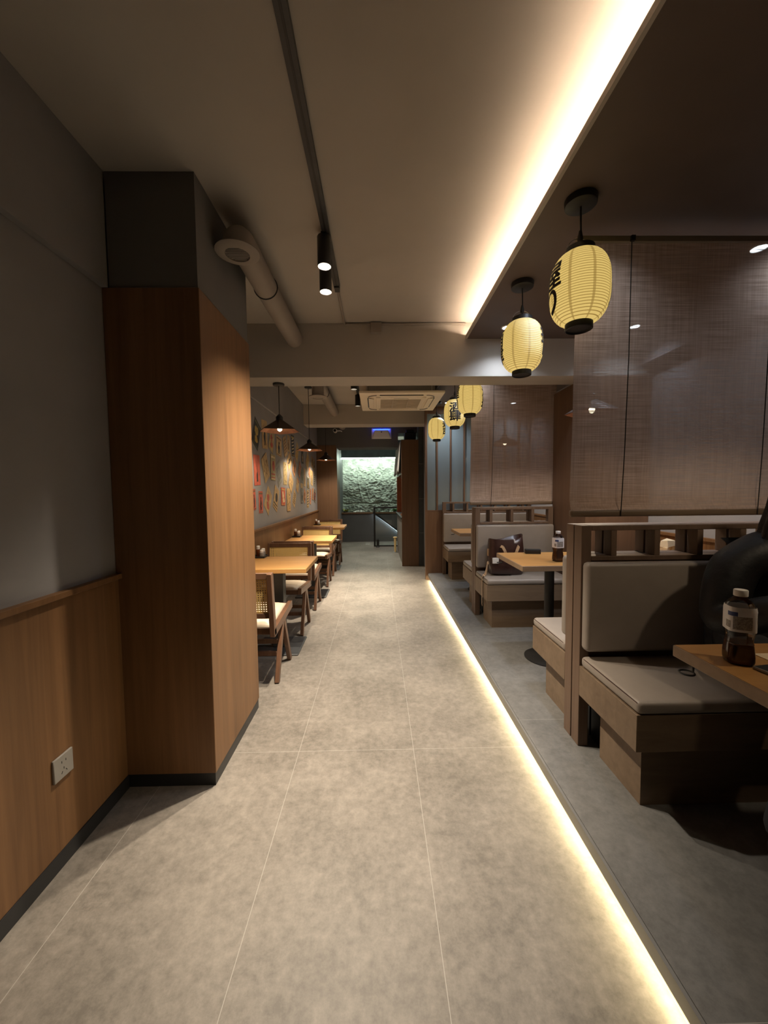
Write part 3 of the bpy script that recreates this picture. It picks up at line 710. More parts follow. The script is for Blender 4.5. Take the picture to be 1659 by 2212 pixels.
# ---------------------------------------------------------------- bottles
def bottle(loc, rz, label, fill):
    t = thing('tea_bottle', label, 'bottle', loc, rz, 'tea bottles on the booth tables')
    def sq(prof, name, mat, parent, pw=3.2, cap=True):
        mb = MB(); n = 40; rings = []
        for r, z, q in prof:
            ring = []
            for k in range(n):
                a = 2*PI*k/n; c, s_ = abs(math.cos(a)), abs(math.sin(a)); e = 2+q
                rr = r/((c**e+s_**e)**(1/e)); ring.append(mb.b.verts.new((rr*math.cos(a), rr*math.sin(a), z)))
            rings.append(ring)
        for A, B in zip(rings, rings[1:]):
            for k in range(n): mb.b.faces.new((A[k], A[(k+1) % n], B[(k+1) % n], B[k]))
        if cap: mb.b.faces.new(rings[0][::-1]); mb.b.faces.new(rings[-1])
        return mb.build(name, mat, parent, smooth=True, auto=1.4)
    body = [(.026, 0, 1), (.031, .003, 1.5), (.0325, .012, 2), (.0325, .03, 2), (.030, .055, 1.6), (.0285, .072, 1.2), (.030, .084, 1.4), (.0325, .098, 2), (.0325, .155, 2), (.0315, .168, 1.2), (.024, .184, .3), (.0145, .194, 0), (.0135, .198, 0)]
    sq(body, 'bottle_body', M['pet'], t)
    tea = [(r-.0012, z+.002, q) for r, z, q in body if z < fill]+[(.0300, fill, 1.5)]
    sq(tea, 'tea', M['tea'], t)
    lb = sq([(.0330, .098, 2), (.0331, .103, 2), (.0331, .158, 2), (.0322, .168, 1.3)], 'label', M['label_w'], t, cap=False)
    def patch(a0, a1, z0, z1, mat, name):
        mb = MB(); n = 10; rows = []
        for z in (z0, z1):
            row = []
            for k in range(n+1):
                a = a0+(a1-a0)*k/n; c, s_ = abs(math.cos(a)), abs(math.sin(a)); rr = .0334/((c**4+s_**4)**.25)
                row.append(mb.b.verts.new((rr*math.cos(a), rr*math.sin(a), z)))
            rows.append(row)
        for k in range(n): mb.b.faces.new((rows[0][k], rows[0][k+1], rows[1][k+1], rows[1][k]))
        mb.build(name, mat, lb)
    patch(-2.72, -2.05, .143, .155, M['label_b'], 'blue_panel'); patch(-2.30, -1.12, .105, .1425, M['label_g'], 'printed_text')
    patch(-.72, -.40, .125, .156, M['label_k'], 'black_panel'); patch(-2.95, -2.45, .108, .128, M['label_g'], 'printed_table')
    cp = MB().lathe([(.0155, .196), (.0165, .197), (.0165, .2125), (.0155, .214), (.006, .214)], 36)
    cp.build('cap', M['white'], t, smooth=True)
    return t
bottle((1.045, 1.075, .8505), -.4, 'half-empty tea bottle with white cap on the near booth table', .062)
bottle((1.267, 2.665, .8505), .15, 'half-full tea bottle with white cap on the middle booth table', .092)
t = thing('power_bank', 'small black glossy box lying on the middle booth table', 'box', (1.222, 2.995, .8505), -.14)
MB().box(-.058, .058, -.022, .022, 0, .036, bev=.004, seg=2).build('body', M['black'], t, smooth=True)
MB().box(-.05, .05, -.0235, -.0215, .022, .026).build('seam', M['charcoal'], t)
tag(MB().box(-.02, .10, -.04, .04, 0, .002).build('paper_napkin', M['kraft']), 'pale paper sheet on the near booth table beside the bottle', 'napkin').location = (1.16, 1.085, .8508)
t = thing('phone', 'grey phone lying on the near booth table', 'phone', (1.095, 1.005, .8507), .15)
MB().box(-.045, .045, -.035, .035, 0, .009, bev=.003, seg=2).build('case', M['grey'], t, smooth=True); MB().box(-.042, .042, -.032, .032, .0088, .0094).build('screen', M['black'], t)
# kraft napkin holder seen through the partition slots
t = thing('napkin_holder', 'kraft napkins bulging from a holder, seen through the front partition', 'napkin holder', (2.15, 2.80, .8505), .5)
w = MB().hexa([(-.05, -.03, .07), (.06, -.04, .08), (.07, .04, .075), (-.06, .03, .07), (-.045, -.02, .125), (.05, -.03, .118), (.055, .03, .13), (-.05, .02, .12)]); w.build('napkins', M['kraft'], t, bevel=.004)
w = MB().hexa([(-.045, -.02, 0), (-.02, -.02, 0), (-.02, .02, 0), (-.045, .02, 0), (-.055, -.028, .072), (-.015, -.028, .072), (-.015, .028, .072), (-.055, .028, .072)]); w.hexa([(.02, -.02, 0), (.05, -.02, 0), (.05, .02, 0), (.02, .02, 0), (.015, -.03, .078), (.06, -.03, .078), (.06, .03, .078), (.015, .03, .078)])
w.build('holder', M['kraft'], t, bevel=.004)
t = thing('condiment_jar', 'small white condiment jar at the wall end of the far booth table', 'jar', (2.03, 4.78, .8505))
MB().lathe([(.026, 0), (.028, .01), (.028, .085), (.022, .092)], 20).build('jar', M['white'], t, smooth=True); MB().lathe([(.023, .092), (.025, .093), (.025, .115), (.02, .118)], 20).build('lid', M['steel'], t, smooth=True)

# ---------------------------------------------------------------- bag on the middle bench
def bag():
    t = thing('leather_bag', 'brown leather tote bag standing on the middle bench', 'bag', (1.215, 3.622, .557))
    mb = MB(); n = 40; rings = []
    prof = [(.150, .085, 0), (.158, .092, .012), (.163, .094, .10), (.166, .092, .20), (.163, .080, .28), (.158, .066, .345)]
    for i, (a, b2, z) in enumerate(prof):
        ring = []
        for k in range(n):
            q = 2*PI*k/n; c, s_ = math.cos(q), math.sin(q); e = 3.4
            rr = 1/((abs(c)**e+abs(s_)**e)**(1/e)); wob = 1+.02*math.sin(3*q+z*20)*(z/.35)
            tilt = .02*c*(z/.35) + (.016*math.sin(2*q+1) if i == 5 else 0)
            ring.append(mb.b.verts.new((a*rr*c*wob, b2*rr*s_*wob-.0*z, z+tilt)))
        rings.append(ring)
    inner = [mb.b.verts.new((v.co.x*.95, v.co.y*.9, v.co.z-.002)) for v in rings[-1]]; deep = [mb.b.verts.new((v.co.x*.92, v.co.y*.8, v.co.z-.12)) for v in rings[-1]]
    rings += [inner, deep]
    for A, B in zip(rings, rings[1:]):
        for k in range(n): mb.b.faces.new((A[k], A[(k+1) % n], B[(k+1) % n], B[k]))
    mb.b.faces.new(rings[0][::-1]); mb.b.faces.new(rings[-1])
    mb.build('body', M['leather'], t, smooth=True, auto=1.5)
    MB().box(-.166, .03, -.110, -.090, .02, .175, bev=.006, seg=2).build('front_pocket', M['leather'], t, smooth=True)
    for x, sgn in ((-.075, 1), (.095, -1)):
        w = MB(); pts = [(x, -.092, .275), (x+.012*sgn, -.115, .272), (x+.030*sgn, -.125, .235), (x+.045*sgn, -.122, .19), (x+.055*sgn, -.112, .165)]
        for p, q in zip(pts, pts[1:]): w.bar(p, q, .026, .005, (0, -1, .3))
        w.build('handle', M['tan_l'], t, bevel=.001)
        MB().lathe([(.005, -.002), (.005, .002)], 12, (x+.05*sgn, -.118, .178), axis='y').build('rivet', M['steel'], t)
    MB().box(-.17, -.135, -.02, .02, .17, .24, bev=.004).build('side_tab', M['tan_l'], t)
    # long strap trailing over the seat edge
    w = MB(); pts = [(-.165, -.02, .12), (-.185, -.05, .10), (-.200, -.08, .06), (-.215, -.10, .03), (-.228, -.11, .012), (-.243, -.115, .006), (-.256, -.118, -.020), (-.256, -.12, -.26), (-.254, -.122, -.275)]
    for p, q in zip(pts, pts[1:]): w.bar(p, q, .024, .004, (.7, -.1, .7))
    w.build('strap', M['tan_l'], t, bevel=.001)
    return t
bag()
t = thing('phone', 'pale phone sticking out of the brown bag pocket', 'phone', (1.085, 3.506, .725), 0)
MB().box(-.030, .030, -.006, .003, -.05, .004, bev=.003).build('case', M['white'], t, smooth=True)

# ================================================================== SMALL TABLES AND CHAIRS
def small_table(y, label):
    t = thing('small_table', label, 'table', (-.872, y, 0), 0, 'small square tables along the wall')
    MB().box(-.29, .297, -.30, .30, .712, .7495, bev=.004).build('tabletop', M['oak'], t, bevel=.003)
    lg = MB().box(-.05, .05, -.05, .05, .014, .712); lg.build('leg', M['charcoal'], t, bevel=.004)
    MB().box(-.20, .197, -.20, .20, 0, .014).build('base_plate', M['charcoal'], t, bevel=.006)
    MB().box(-.16, .16, -.16, .16, .698, .712).build('top_plate', M['charcoal'], t)
    return t
for y, l in ((3.32, 'small oak table closest to the wood-clad column'), (5.04, 'brightly lit small oak table under the middle pendant'), (6.76, 'farthest small oak table by the end column')): small_table(y, l)

def chair_proto(loc, rz, label):
    t = thing('cane_chair', label, 'chair', loc, rz, 'cane-backed chairs at the small tables')
    hw = .235
    for s in (-1, 1):
        x = s*(hw-.016)
        def plate(name, a, b2, wid, th=.030):
            w = MB(); a = Vector((x, *a)); b3 = Vector((x, *b2)); w.bar(a, b3, wid, th, (1, 0, 0)); return w.build(name, M['walnut'], t, bevel=.003)
        plate('leg', (.185, .405), (.012, 0), .042); plate('leg', (.205, .415), (.400, 0), .042)
        plate('side_rail', (-.075, .392), (.465, .440), .058, .034)
        plate('back_post', (-.055, .372), (-.105, .815), .052, .034)
    def cross(name, y, z, hgt, dep, x=hw-.03, tilt=0):
        return MB().box(-x, x, y-dep/2, y+dep/2, z-hgt/2, z+hgt/2).build(name, M['walnut'], t, bevel=.003)
    cross('top_rail', -.098, .795, .042, .026); cross('lower_rail', -.070, .515, .036, .024)
    cross('front_rail', .445, .432, .040, .026); cross('seat_rail', -.040, .398, .044, .026)
    cross('stretcher', .085, .185, .034, .022); cross('stretcher', .315, .185, .034, .022)
    mb = MB(); v = [mb.b.verts.new(p) for p in ((-hw+.03, -.071, .53), (hw-.03, -.071, .53), (hw-.03, -.097, .777), (-hw+.03, -.097, .777))]; mb.b.faces.new(v)
    cp = mb.build('cane_panel', M['cane'], t); md = cp.modifiers.new('s', 'SOLIDIFY'); md.thickness = .003
    w = MB(); w.bar((-hw+.036, -.098, .770), (hw-.036, -.098, .770), .006, .012, (0, -.1, 1)); w.bar((-hw+.036, -.073, .538), (hw-.036, -.073, .538), .006, .012, (0, -.1, 1))
    for s in (-1, 1): w.bar((s*(hw-.038), -.073, .534), (s*(hw-.038), -.098, .774), .012, .006, (0, 1, 0))
    w.build('cane_border', plain('cane_binding', (.66, .44, .15), .55), cp)
    n = 14; mb = MB(); g = []; hx, y0, y1 = hw-.036, -.02, .43
    for j in range(n+1):
        row = []
        for i in range(n+1):
            u, vv = i/n*2-1, j/n; pu = (1-abs(u)**5)*(1-abs(vv*2-1)**6)
            row.append(mb.b.verts.new((u*hx, y0+(y1-y0)*vv, .418+.035*vv+.030*pu**.6)))
        g.append(row)
    for j in range(n):
        for i in range(n): mb.b.faces.new((g[j][i], g[j][i+1], g[j+1][i+1], g[j+1][i]))
    sc = mb.build('seat_cushion', M['cream'], t, smooth=True, auto=3); md = sc.modifiers.new('s', 'SOLIDIFY'); md.thickness = .02; md.offset = -1
    return t
XCH = -.95
c0 = chair_proto((XCH, 2.662, 0), 0, 'nearest cane chair, partly hidden by the wood-clad column, its back to us')
dup(c0, (XCH, 3.968, 0), PI, 'cane chair facing us at the far side of the first small table')
dup(c0, (XCH, 4.322, 0), 0, 'cane chair with its back to us at the middle small table')
dup(c0, (XCH, 5.805, 0), PI, 'cane chair facing us behind the middle small table')
dup(c0, (XCH, 6.10, 0), 0, 'cane chair with its back to us at the farthest small table')
dup(c0, (XCH+.02, 7.365, 0), PI, 'farthest cane chair, facing us against the end column')

def condiments(y, label, x=-1.08):
    t = thing('condiment_tray', label, 'condiment tray', (x, y, .7515), 0, 'condiment trays on the small tables')
    MB().box(-.055, .055, -.06, .06, 0, .006).box(-.055, .055, -.06, -.056, .006, .016).box(-.055, .055, .056, .06, .006, .016).box(.051, .055, -.056, .056, .006, .016).box(-.055, -.051, -.056, .056, .006, .016).build('tray', M['black'], t)
    for k, (px, py, h) in enumerate(((-.025, .02, .10), (.02, .025, .075), (.022, -.028, .07))):
        j = MB().lathe([(.018, .006), (.020, .012), (.020, h*.66), (.014, h*.72)], 16, (px, py, 0)).build('jar', M['grey'] if k else M['tea'], t, smooth=True)
        MB().lathe([(.015, h*.72), (.017, h*.73), (.017, h), (.012, h+.004)], 16, (px, py, 0)).build('lid', M['white'], j, smooth=True)
    return t
condiments(3.58, 'condiment tray peeking past the column on the first small table', -1.105)
condiments(5.17, 'black tray of small jars on the middle small table', -1.095)
condiments(6.95, 'black tray of small jars on the farthest small table', -1.10)

# ================================================================== POSTERS
PC = {'t': ((.50, .34, .16), 'tan'), 'k': ((.055, .050, .045), 'black'), 'm': ((.42, .32, .15), 'mustard'), 'r': ((.52, .12, .075), 'red'), 'g': ((.22, .215, .18), 'grey'), 'o': ((.52, .24, .11), 'orange')}
PM = {k: plain('poster_paper_'+v[1], v[0], .75, var=.22, scale=16) for k, v in PC.items()}
INK = [plain('print_'+n, c, .75, var=.3, scale=40) for n, c in (('black', (.035, .03, .028)), ('brown', (.17, .09, .045)), ('red', (.45, .10, .06)), ('cream', (.66, .52, .30)), ('ochre', (.50, .34, .08)), ('olive', (.16, .16, .07)))]
POST = [
 ('k', 3.798, 1.928, .199, .27, -26.7, 'tilted black poster highest beside the column, ochre shapes on it', 'blob', 4),
 ('t', 4.073, 1.962, .192, .295, 3.1, 'upright tan poster behind the near pendant shade, dark figure', 'figure', 0),
 ('m', 4.332, 1.934, .18, .25, -21, 'tilted mustard poster just below the near pendant', 'blob', 2),
 ('t', 4.645, 1.902, .24, .23, -3.7, 'broad tan poster with small running figure under the near pendant', 'figure', 0),
 ('t', 4.959, 1.940, .167, .25, 18.4, 'tan poster leaning with slanted brown bars', 'bars', 1),
 ('t', 5.161, 2.000, .153, .22, -6.3, 'tan poster beside the tall black poster, partly under a shade rim', 'figure', 1),
 ('k', 5.412, 2.000, .191, .29, 2.5, 'tall black upright poster with cream band near the pendants', 'bars', 3),
 ('r', 3.783, 1.574, .19, .295, 2.5, 'large red poster with a dark bottle silhouette by the column', 'bottle', 0),
 ('t', 4.077, 1.615, .274, .199, -64, 'steeply tilted plain tan poster beside the large red one', 'specks', 1),
 ('m', 4.362, 1.636, .188, .287, -1.6, 'upright mustard poster with a red sun disc', 'sun', 2),
 ('g', 4.624, 1.579, .282, .2, -65, 'steeply tilted grey poster with dark streaks', 'bars', 0),
 ('m', 4.930, 1.594, .19, .288, .3, 'upright mustard poster crowded with black script-like marks', 'specks', 0),
 ('t', 5.182, 1.777, .174, .239, -50, 'diamond-tilted tan poster above the patterned one', 'figure', 0),
 ('t', 5.245, 1.485, .219, .21, -38, 'diamond-tilted tan poster with dense brown pattern', 'specks', 1),
 ('o', 5.471, 1.699, .16, .22, -38, 'tilted orange poster below the tall black one', 'blob', 1),
 ('r', 3.883, 1.258, .132, .22, -.7, 'small red poster low beside the column', 'figure', 0),
 ('t', 4.141, 1.269, .194, .262, -38, 'diamond-tilted tan poster with a ruddy figure in the bottom row', 'blob', 2),
 ('t', 4.459, 1.285, .186, .269, -25, 'tilted tan poster with a dark arch in the bottom row', 'sun', 0),
 ('r', 4.796, 1.302, .2, .22, -2.5, 'red poster with cream shapes in the bottom row', 'blob', 3),
 ('t', 5.085, 1.256, .2, .299, -.9, 'narrow upright tan poster with black column of marks, bottom row', 'specks', 0),
 ('t', 5.441, 1.261, .157, .228, -34, 'tilted tan poster with dark foot, bottom row middle', 'bars', 0),
 ('r', 3.672, 1.289, .10, .20, 5.2, 'red poster mostly hidden behind the wood-clad column', 'figure', 0),
 ('t', 5.685, 1.937, .162, .275, -33, 'tilted tan poster between the two pendants', 'blob', 4),
 ('k', 6.082, 1.900, .15, .2, 1.2, 'small black poster under the middle pendant rim', 'figure', 3),
 ('o', 5.841, 1.691, .147, .224, -35, 'tilted orange poster left of the grey-green one', 'bars', 1),
 ('g', 6.032, 1.622, .19, .26, -6.8, 'grey-green poster in the middle of the far cluster', 'blob', 5),
 ('t', 6.238, 1.588, .151, .291, -5, 'tall tan poster beside the white-edged black one', 'figure', 1),
 ('k', 6.525, 1.500, .22, .21, -3.4, 'white-edged black poster in the far cluster', 'figure', 4),
 ('t', 6.513, 1.87, .211, .30, -44, 'big tilted tan poster high in the far cluster', 'blob', 4),
 ('o', 6.693, 1.690, .16, .15, -31, 'small tilted orange poster above the white-edged black one', 'bars', 2),
 ('m', 7.005, 1.894, .19, .19, -18, 'mustard poster high near the end column', 'blob', 1),
 ('t', 6.916, 1.604, .2, .264, -8.7, 'tan poster at mid height near the end column', 'figure', 5),
 ('g', 7.185, 1.580, .15, .25, -7, 'grey poster touching the end column at mid height', 'bars', 0),
 ('t', 5.672, 1.455, .16, .2, -27, 'tilted tan poster below the orange one, second row from bottom', 'specks', 1),
 ('g', 5.982, 1.297, .16, .22, .4, 'upright grey poster in the bottom row, far half', 'figure', 0),
 ('o', 6.212, 1.286, .17, .21, -32, 'tilted orange poster in the bottom row, far half', 'blob', 1),
 ('t', 6.48, 1.236, .19, .29, -2, 'tall upright tan poster with dark zigzag, bottom row far half', 'bars', 0),
 ('o', 6.73, 1.273, .12, .27, -12, 'narrow orange poster with forked foot, bottom row', 'bars', 2),
 ('o', 6.979, 1.315, .14, .21, -4.4, 'small upright orange poster near the end column, bottom row', 'figure', 1),
 ('k', 7.19, 1.276, .15, .22, -20, 'dark poster at the corner of the end column, bottom row', 'blob', 2),
 ('t', 5.994, 1.452, .2, .075, -5, 'short wide tan paper above the upright grey poster', 'specks', 0),
 ('m', 7.2, 1.87, .12, .2, -10, 'mustard poster highest in the corner by the end column', 'blob', 0),
]
def poster(i, c, y, z, w, h, ang, label, motif, ink):
    t = thing('poster', label, 'poster', (XL+.0012+.0009*(i % 5), y, z), 0, 'paper posters on the grey wall')
    t.rotation_euler = (math.radians(ang), 0, 0)
    MB().box(0, .0008, -w/2, w/2, -h/2, h/2).build('sheet', PM[c], t)
    rnd = random.Random(i*13+5); mb = MB()
    def poly(pts): mb.prism([(a*w, b2*h) for a, b2 in pts], .0008, .0013, 'x')
    def ell(cy, cz, ry, rz, n=14, jag=0): poly([(cy+ry*(1+jag*rnd.uniform(-1, 1))*math.cos(2*PI*k/n), cz+rz*(1+jag*rnd.uniform(-1, 1))*math.sin(2*PI*k/n)) for k in range(n)])
    if motif == 'bottle':
        poly([(-.09, -.38), (.12, -.38), (.12, -.14), (.05, -.05), (.03, .28), (0, .28), (-.02, -.05), (-.09, -.14)])
    elif motif == 'figure':
        ell(.02, .18, .09, .07); ell(0, -.06, .16, .20, 10, .3); poly([(-.1, -.2), (0, -.2), (-.02, -.38), (-.14, -.38)]); poly([(.04, -.2), (.14, -.2), (.2, -.36), (.1, -.38)])
    elif motif == 'bars':
        for k in range(5): b0 = -.36+.155*k; poly([(-.34, b0), (.30, b0+.06), (.34, b0+.12), (-.30, b0+.06)])
    elif motif == 'sun':
        ell(.08, .06, .27, .20, 20); poly([(-.4, -.3), (.4, -.3), (.4, -.24), (-.4, -.24)]); poly([(-.4, -.42), (.4, -.42), (.4, -.38), (-.4, -.38)])
    elif motif == 'specks':
        for k in range(11):
            a, b2 = rnd.uniform(-.36, .30), rnd.uniform(-.42, .40); poly([(a, b2), (a+.09, b2+.01), (a+.07, b2+.05), (a+.01, b2+.04)])
    else:
        ell(-.05, .10, .25, .17, 12, .35); ell(.10, -.2, .26, .14, 11, .35)
    mb.build('print', INK[ink], t)
    if i % 3 == 0:
        mb = MB(); mb.box(.0008, .0012, -w*.42, w*.42, h*.36, h*.43); mb.box(.0008, .0012, -w*.42, w*.42, -h*.46, -h*.43); mb.build('border_band', INK[(ink+1) % 6], t)
    if i == 27:
        mb = MB()
        for a, b2, c2, d in ((-w/2, w/2, h/2-.008, h/2), (-w/2, w/2, -h/2, -h/2+.008), (-w/2, -w/2+.008, -h/2, h/2), (w/2-.008, w/2, -h/2, h/2)): mb.box(.0008, .0014, a, b2, c2, d)
        mb.build('white_edge', M['white'], t)
for i, p in enumerate(POST): poster(i, *p)

# wall socket on the wainscot
t = thing('wall_socket', 'grey square wall socket low on the wood wainscot', 'socket', (XL+.0125, 1.3685, .369))
MB().box(0, .009, -.043, .043, -.043, .043, bev=.002).build('face_plate', M['grey'], t, smooth=True)
w = MB()
for y, z, a in ((-.009, .018, 0), (.009, .018, 0), (-.001, -.007, 0), (-.010, -.020, .6), (.010, -.020, -.6)): w.bar((.0092, y-.004*math.sin(a), z-.004), (.0092, y+.004*math.sin(a), z+.004), .002, .0012, (1, 0, 0))
w.build('socket_slots', M['black'], t)

# ================================================================== FAR END
# serving cabinet with hatch
t = thing('serving_cabinet', 'tall brown wood serving cabinet with an open hatch at the end of the booths', 'cabinet', (.427, 6.832, 0))
MB().box(0, .303, 0, .035, 0, 2.26).build('side_panel', M['lamd'], t, bevel=.002)
MB().box(.012, .30, .035, 1.95, 0, .845).build('lower_panel', plain('warm_grey_panel', (.21, .185, .16), .5), t)
MB().box(-.015, .30, .036, 1.95, .846, .875).build('countertop', M['black'], t, bevel=.003)
MB().box(.012, .30, .035, 1.95, 1.66, 2.26).build('header', M['lamd'], t)
MB().box(.20, .30, .036, 1.95, .875, 1.66).build('hatch_back', M['clay'], t)
box('hatch_end', .012, .20, 1.90, 1.95, .875, 1.66, M['clay'], t)
box('hatch_side', .004, .20, .0355, .045, .875, 1.66, M['clay'], t)
w = MB(); g = []
for j in range(13):
    row = []
    for i in range(41):
        u, v = i/40, j/12; row.append(w.b.verts.new((-.012-.030*(1-v)*(.6+.4*math.sin(u*34))-.02*(1-v), .05+1.80*u, 1.69+.56*v-.02*math.sin(u*23)*(1-v))))
    g.append(row)
for j in range(12):
    for i in range(40): w.b.faces.new((g[j][i], g[j][i+1], g[j+1][i+1], g[j+1][i]))
nr = w.build('hatch_curtain', M['linen'], smooth=True); md = nr.modifiers.new('s', 'SOLIDIFY'); md.thickness = .003
nr.location = (.427, 6.832, 0); tag(nr, 'grey linen half-curtain hanging over the cabinet hatch', 'curtain')
for k, (x, y) in enumerate(((.47, 6.98), (.50, 7.22))):
    b_ = MB().lathe([(.02, 0), (.022, .006), (.055, .045), (.058, .055), (.052, .052), (.02, .012)], 24, cap=False).build('bowl', M['clay'], smooth=True)
    b_.location = (x, y, .876); tag(b_, ('near orange bowl on the hatch counter', 'far orange bowl on the hatch counter')[k], 'bowl', 'bowls on the hatch counter')
b_ = MB().box(0, .20, 0, .25, 0, .14).box(.03, .17, .03, .2, .14, .2).build('storage_box', M['black'], bevel=.01); b_.location = (.50, 6.95, 2.261); tag(b_, 'black box stored on top of the wood cabinet', 'box')
# glass balustrade
t = thing('glass_balustrade', 'black framed glass balustrade guarding the far stairs', 'railing', (-.085, 9.33, 0))
MB().box(-.022, .022, -.02, .02, 0, .96).build('post', M['black'], t, bevel=.002)
MB().box(-.022, .86, -.022, .022, .935, .97).build('top_rail', M['black'], t, bevel=.002)
MB().box(.022, .86, -.015, .015, .0, .03).build('bottom_rail', M['charcoal'], t)
MB().box(.022, .86, -.005, .005, .03, .935).build('glass_panel', M['pane'], t)
t = thing('stair_handrail', 'sloping black handrail with a cool light strip behind the glass', 'handrail', (0, 10.235, 0))
MB().bar((-.13, 0, .79), (.82, 0, .07), .05, .045, (0, 0, 1)).build('rail', M['black'], t)
MB().bar((-.10, .01, .745), (.80, .01, .06), .02, .012, (0, 0, 1)).build('light_strip', E_rail, t)
w = MB()
for k in range(4): w.bar((-.02+.25*k, .0, .70-.19*k), (-.02+.25*k, .028, .70-.19*k), .02, .02)
w.build('wall_bracket', M['black'], t)
t = thing('umbrella_stand', 'short black umbrella stand by the balustrade post', 'umbrella stand', (-.01, 9.20, 0))
MB().lathe([(.045, 0), (.045, .012), (.034, .02), (.034, .18), (.037, .185), (.030, .182), (.030, .03)], 20, cap=False).build('cylinder', M['charcoal'], t, smooth=True)
t = thing('wooden_post', 'slim pale wooden tapered post standing beside the cabinet', 'post', (.375, 8.45, 0))
MB().lathe([(.020, .006), (.022, .03), (.030, .30), (.032, .315)], 16).build('shaft', M['pinew'], t, smooth=True)
MB().lathe([(.046, .315), (.048, .32), (.048, .332), (.030, .34)], 20).build('top_cap', M['pinew'], t, smooth=True)
MB().lathe([(.05, 0), (.05, .004), (.03, .008)], 20).build('foot', M['steel'], t, smooth=True)
t = thing('floor_grate', 'small pale floor grate in front of the low far wall', 'floor grate', (-.27, 9.80, 0))
w = MB()
for k in range(5): w.box(-.05+.024*k, -.038+.024*k, -.25, .25, .0005, .004)
w.build('bars', M['linen'], t)
# plants on the ledge
def plant(name, label, loc, mat, n, spread, h):
    t = thing(name, label, 'plant', loc); w = MB(); rnd = random.Random(int(loc[0]*100)+9)
    for k in range(n):
        a = rnd.uniform(0, 2*PI); r = spread*rnd.uniform(.5, 1); L = Vector((math.cos(a)*r, math.sin(a)*r*.35, h*rnd.uniform(.3, 1))); sd = Vector((-math.sin(a), math.cos(a), 0))*.022
        p0, p1, p2 = Vector((0, 0, .02)), L*.55+Vector((0, 0, h*.25)), L
        vs = [w.b.verts.new(p) for p in (p0-sd*.3, p0+sd*.3, p1+sd, p2, p1-sd)]; w.b.faces.new(vs)
    w.build('leaves', mat, t); MB().lathe([(.05, 0), (.06, .03), (.05, .035)], 14).build('pot', M['charcoal'], t, smooth=True)
plant('ledge_plant', 'yellow green leaves at the column end of the stone ledge', (-.88, 10.50, .773), M['lime'], 26, .22, .11)
plant('ledge_plant', 'dark green leaves on the ledge beside the cabinet', (.47, 10.50, .773), M['leaf'], 30, .24, .13)
b_ = MB()
for k in range(26):
    a = random.uniform(0, 6.28); r = random.uniform(0, 1)**.5
    b_.lathe([(.0, .0), (.022, .006), (.026, .018), (.015, .030), (.0, .033)], 8, (-.50+.17*r*math.cos(a), 10.50+.05*r*math.sin(a), .772+.035*(1-r)))
tag(b_.build('pale_pebbles', M['white'], smooth=True), 'heap of pale pebbles on the stone ledge', 'pebbles', kind='stuff')
# insect lamp with blue tube on the header
t = thing('insect_lamp', 'white wall-mounted insect lamp glowing blue on the far header', 'insect lamp', (.085, 7.479, 2.36))
MB().hexa([(-.18, -.085, 0), (.18, -.085, 0), (.18, 0, 0), (-.18, 0, 0), (-.13, -.085, .155), (.13, -.085, .155), (.13, 0, .155), (-.13, 0, .155)]).build('front_cover', M['white'], t, bevel=.012)
MB().box(-.19, .19, -.012, 0, 0, .20).build('back_plate', M['white'], t, bevel=.004)
MB().tube([(-.16, -.04, .175), (.16, -.04, .175)], .010, 12).build('uv_tube', E_uv, t, smooth=True)
MB().lathe([(.012, -.0875), (.012, -.085)], 16, (0, 0, .12), axis='y').build('round_emblem', M['charcoal'], t)
# security camera
t = thing('security_camera', 'small white round security camera under the second beam', 'camera', (-.79, 7.391, 2.50))
MB().lathe([(.022, -.12), (.036, -.118), (.038, -.03), (.028, -.01)], 20, axis='y').build('body', M['white'], t, smooth=True)
MB().lathe([(.026, -.1225), (.026, -.119)], 20, axis='y').build('lens', M['black'], t)
w = MB(); w.tube([(.02, -.04, 0), (.09, -.03, .005), (.11, .05, .01), (.11, .088, .01)], .009, 8); w.build('arm', M['white'], t, smooth=True)
# a lamp washing the far landing (recessed downlights beyond the header)
def far_light(x, y, label, w_):
    t = thing('downlight', label, 'downlight', (x, y, CZ), 0, 'round downlights beyond the header')
    MB().lathe([(.048, 0), (.048, -.004), (.036, -.006), (.034, -.001)], 24, cap=False).build('bezel', M['white'], t, smooth=True); MB().lathe([(.034, -.0025), (.034, -.001)], 20).build('lens', E_dim, t)
    spot(t, (0, 0, -.012), (0, 0, -1), w_, (1, .93, .8), 95, .8, .03)
far_light(-.1, 9.0, 'downlight above the far landing', 70)
far_light(-.1, 6.95, 'downlight between the second beam and the header', 110)

# ================================================================== PERSON
def skin_mesh(name, verts, edges, radii, mat, parent, sub=2):
    me = bpy.data.meshes.new(name); me.from_pydata(verts, edges, []); o = bpy.data.objects.new(name, me); C.objects.link(o); o.parent = parent
    me.materials.append(mat)
    sk = o.modifiers.new('skin', 'SKIN'); sk.use_smooth_shade = True
    for v, r in zip(me.skin_vertices[0].data, radii): v.radius = (r, r) if not isinstance(r, tuple) else r
    me.skin_vertices[0].data[0].use_root = True
    sb = o.modifiers.new('sub', 'SUBSURF'); sb.levels = sub; sb.render_levels = sub
    return o
def chain(specs):
    """specs: list of (start_index or None, [(x,y,z,r)...]) -> verts, edges, radii"""
    V, Ed, R = [], [], []
    for st, pts in specs:
        prev = st
        for x, y, z, r in pts:
            V.append((x, y, z)); R.append(r)
            if prev is not None: Ed.append((prev, len(V)-1))
            prev = len(V)-1
    return V, Ed, R
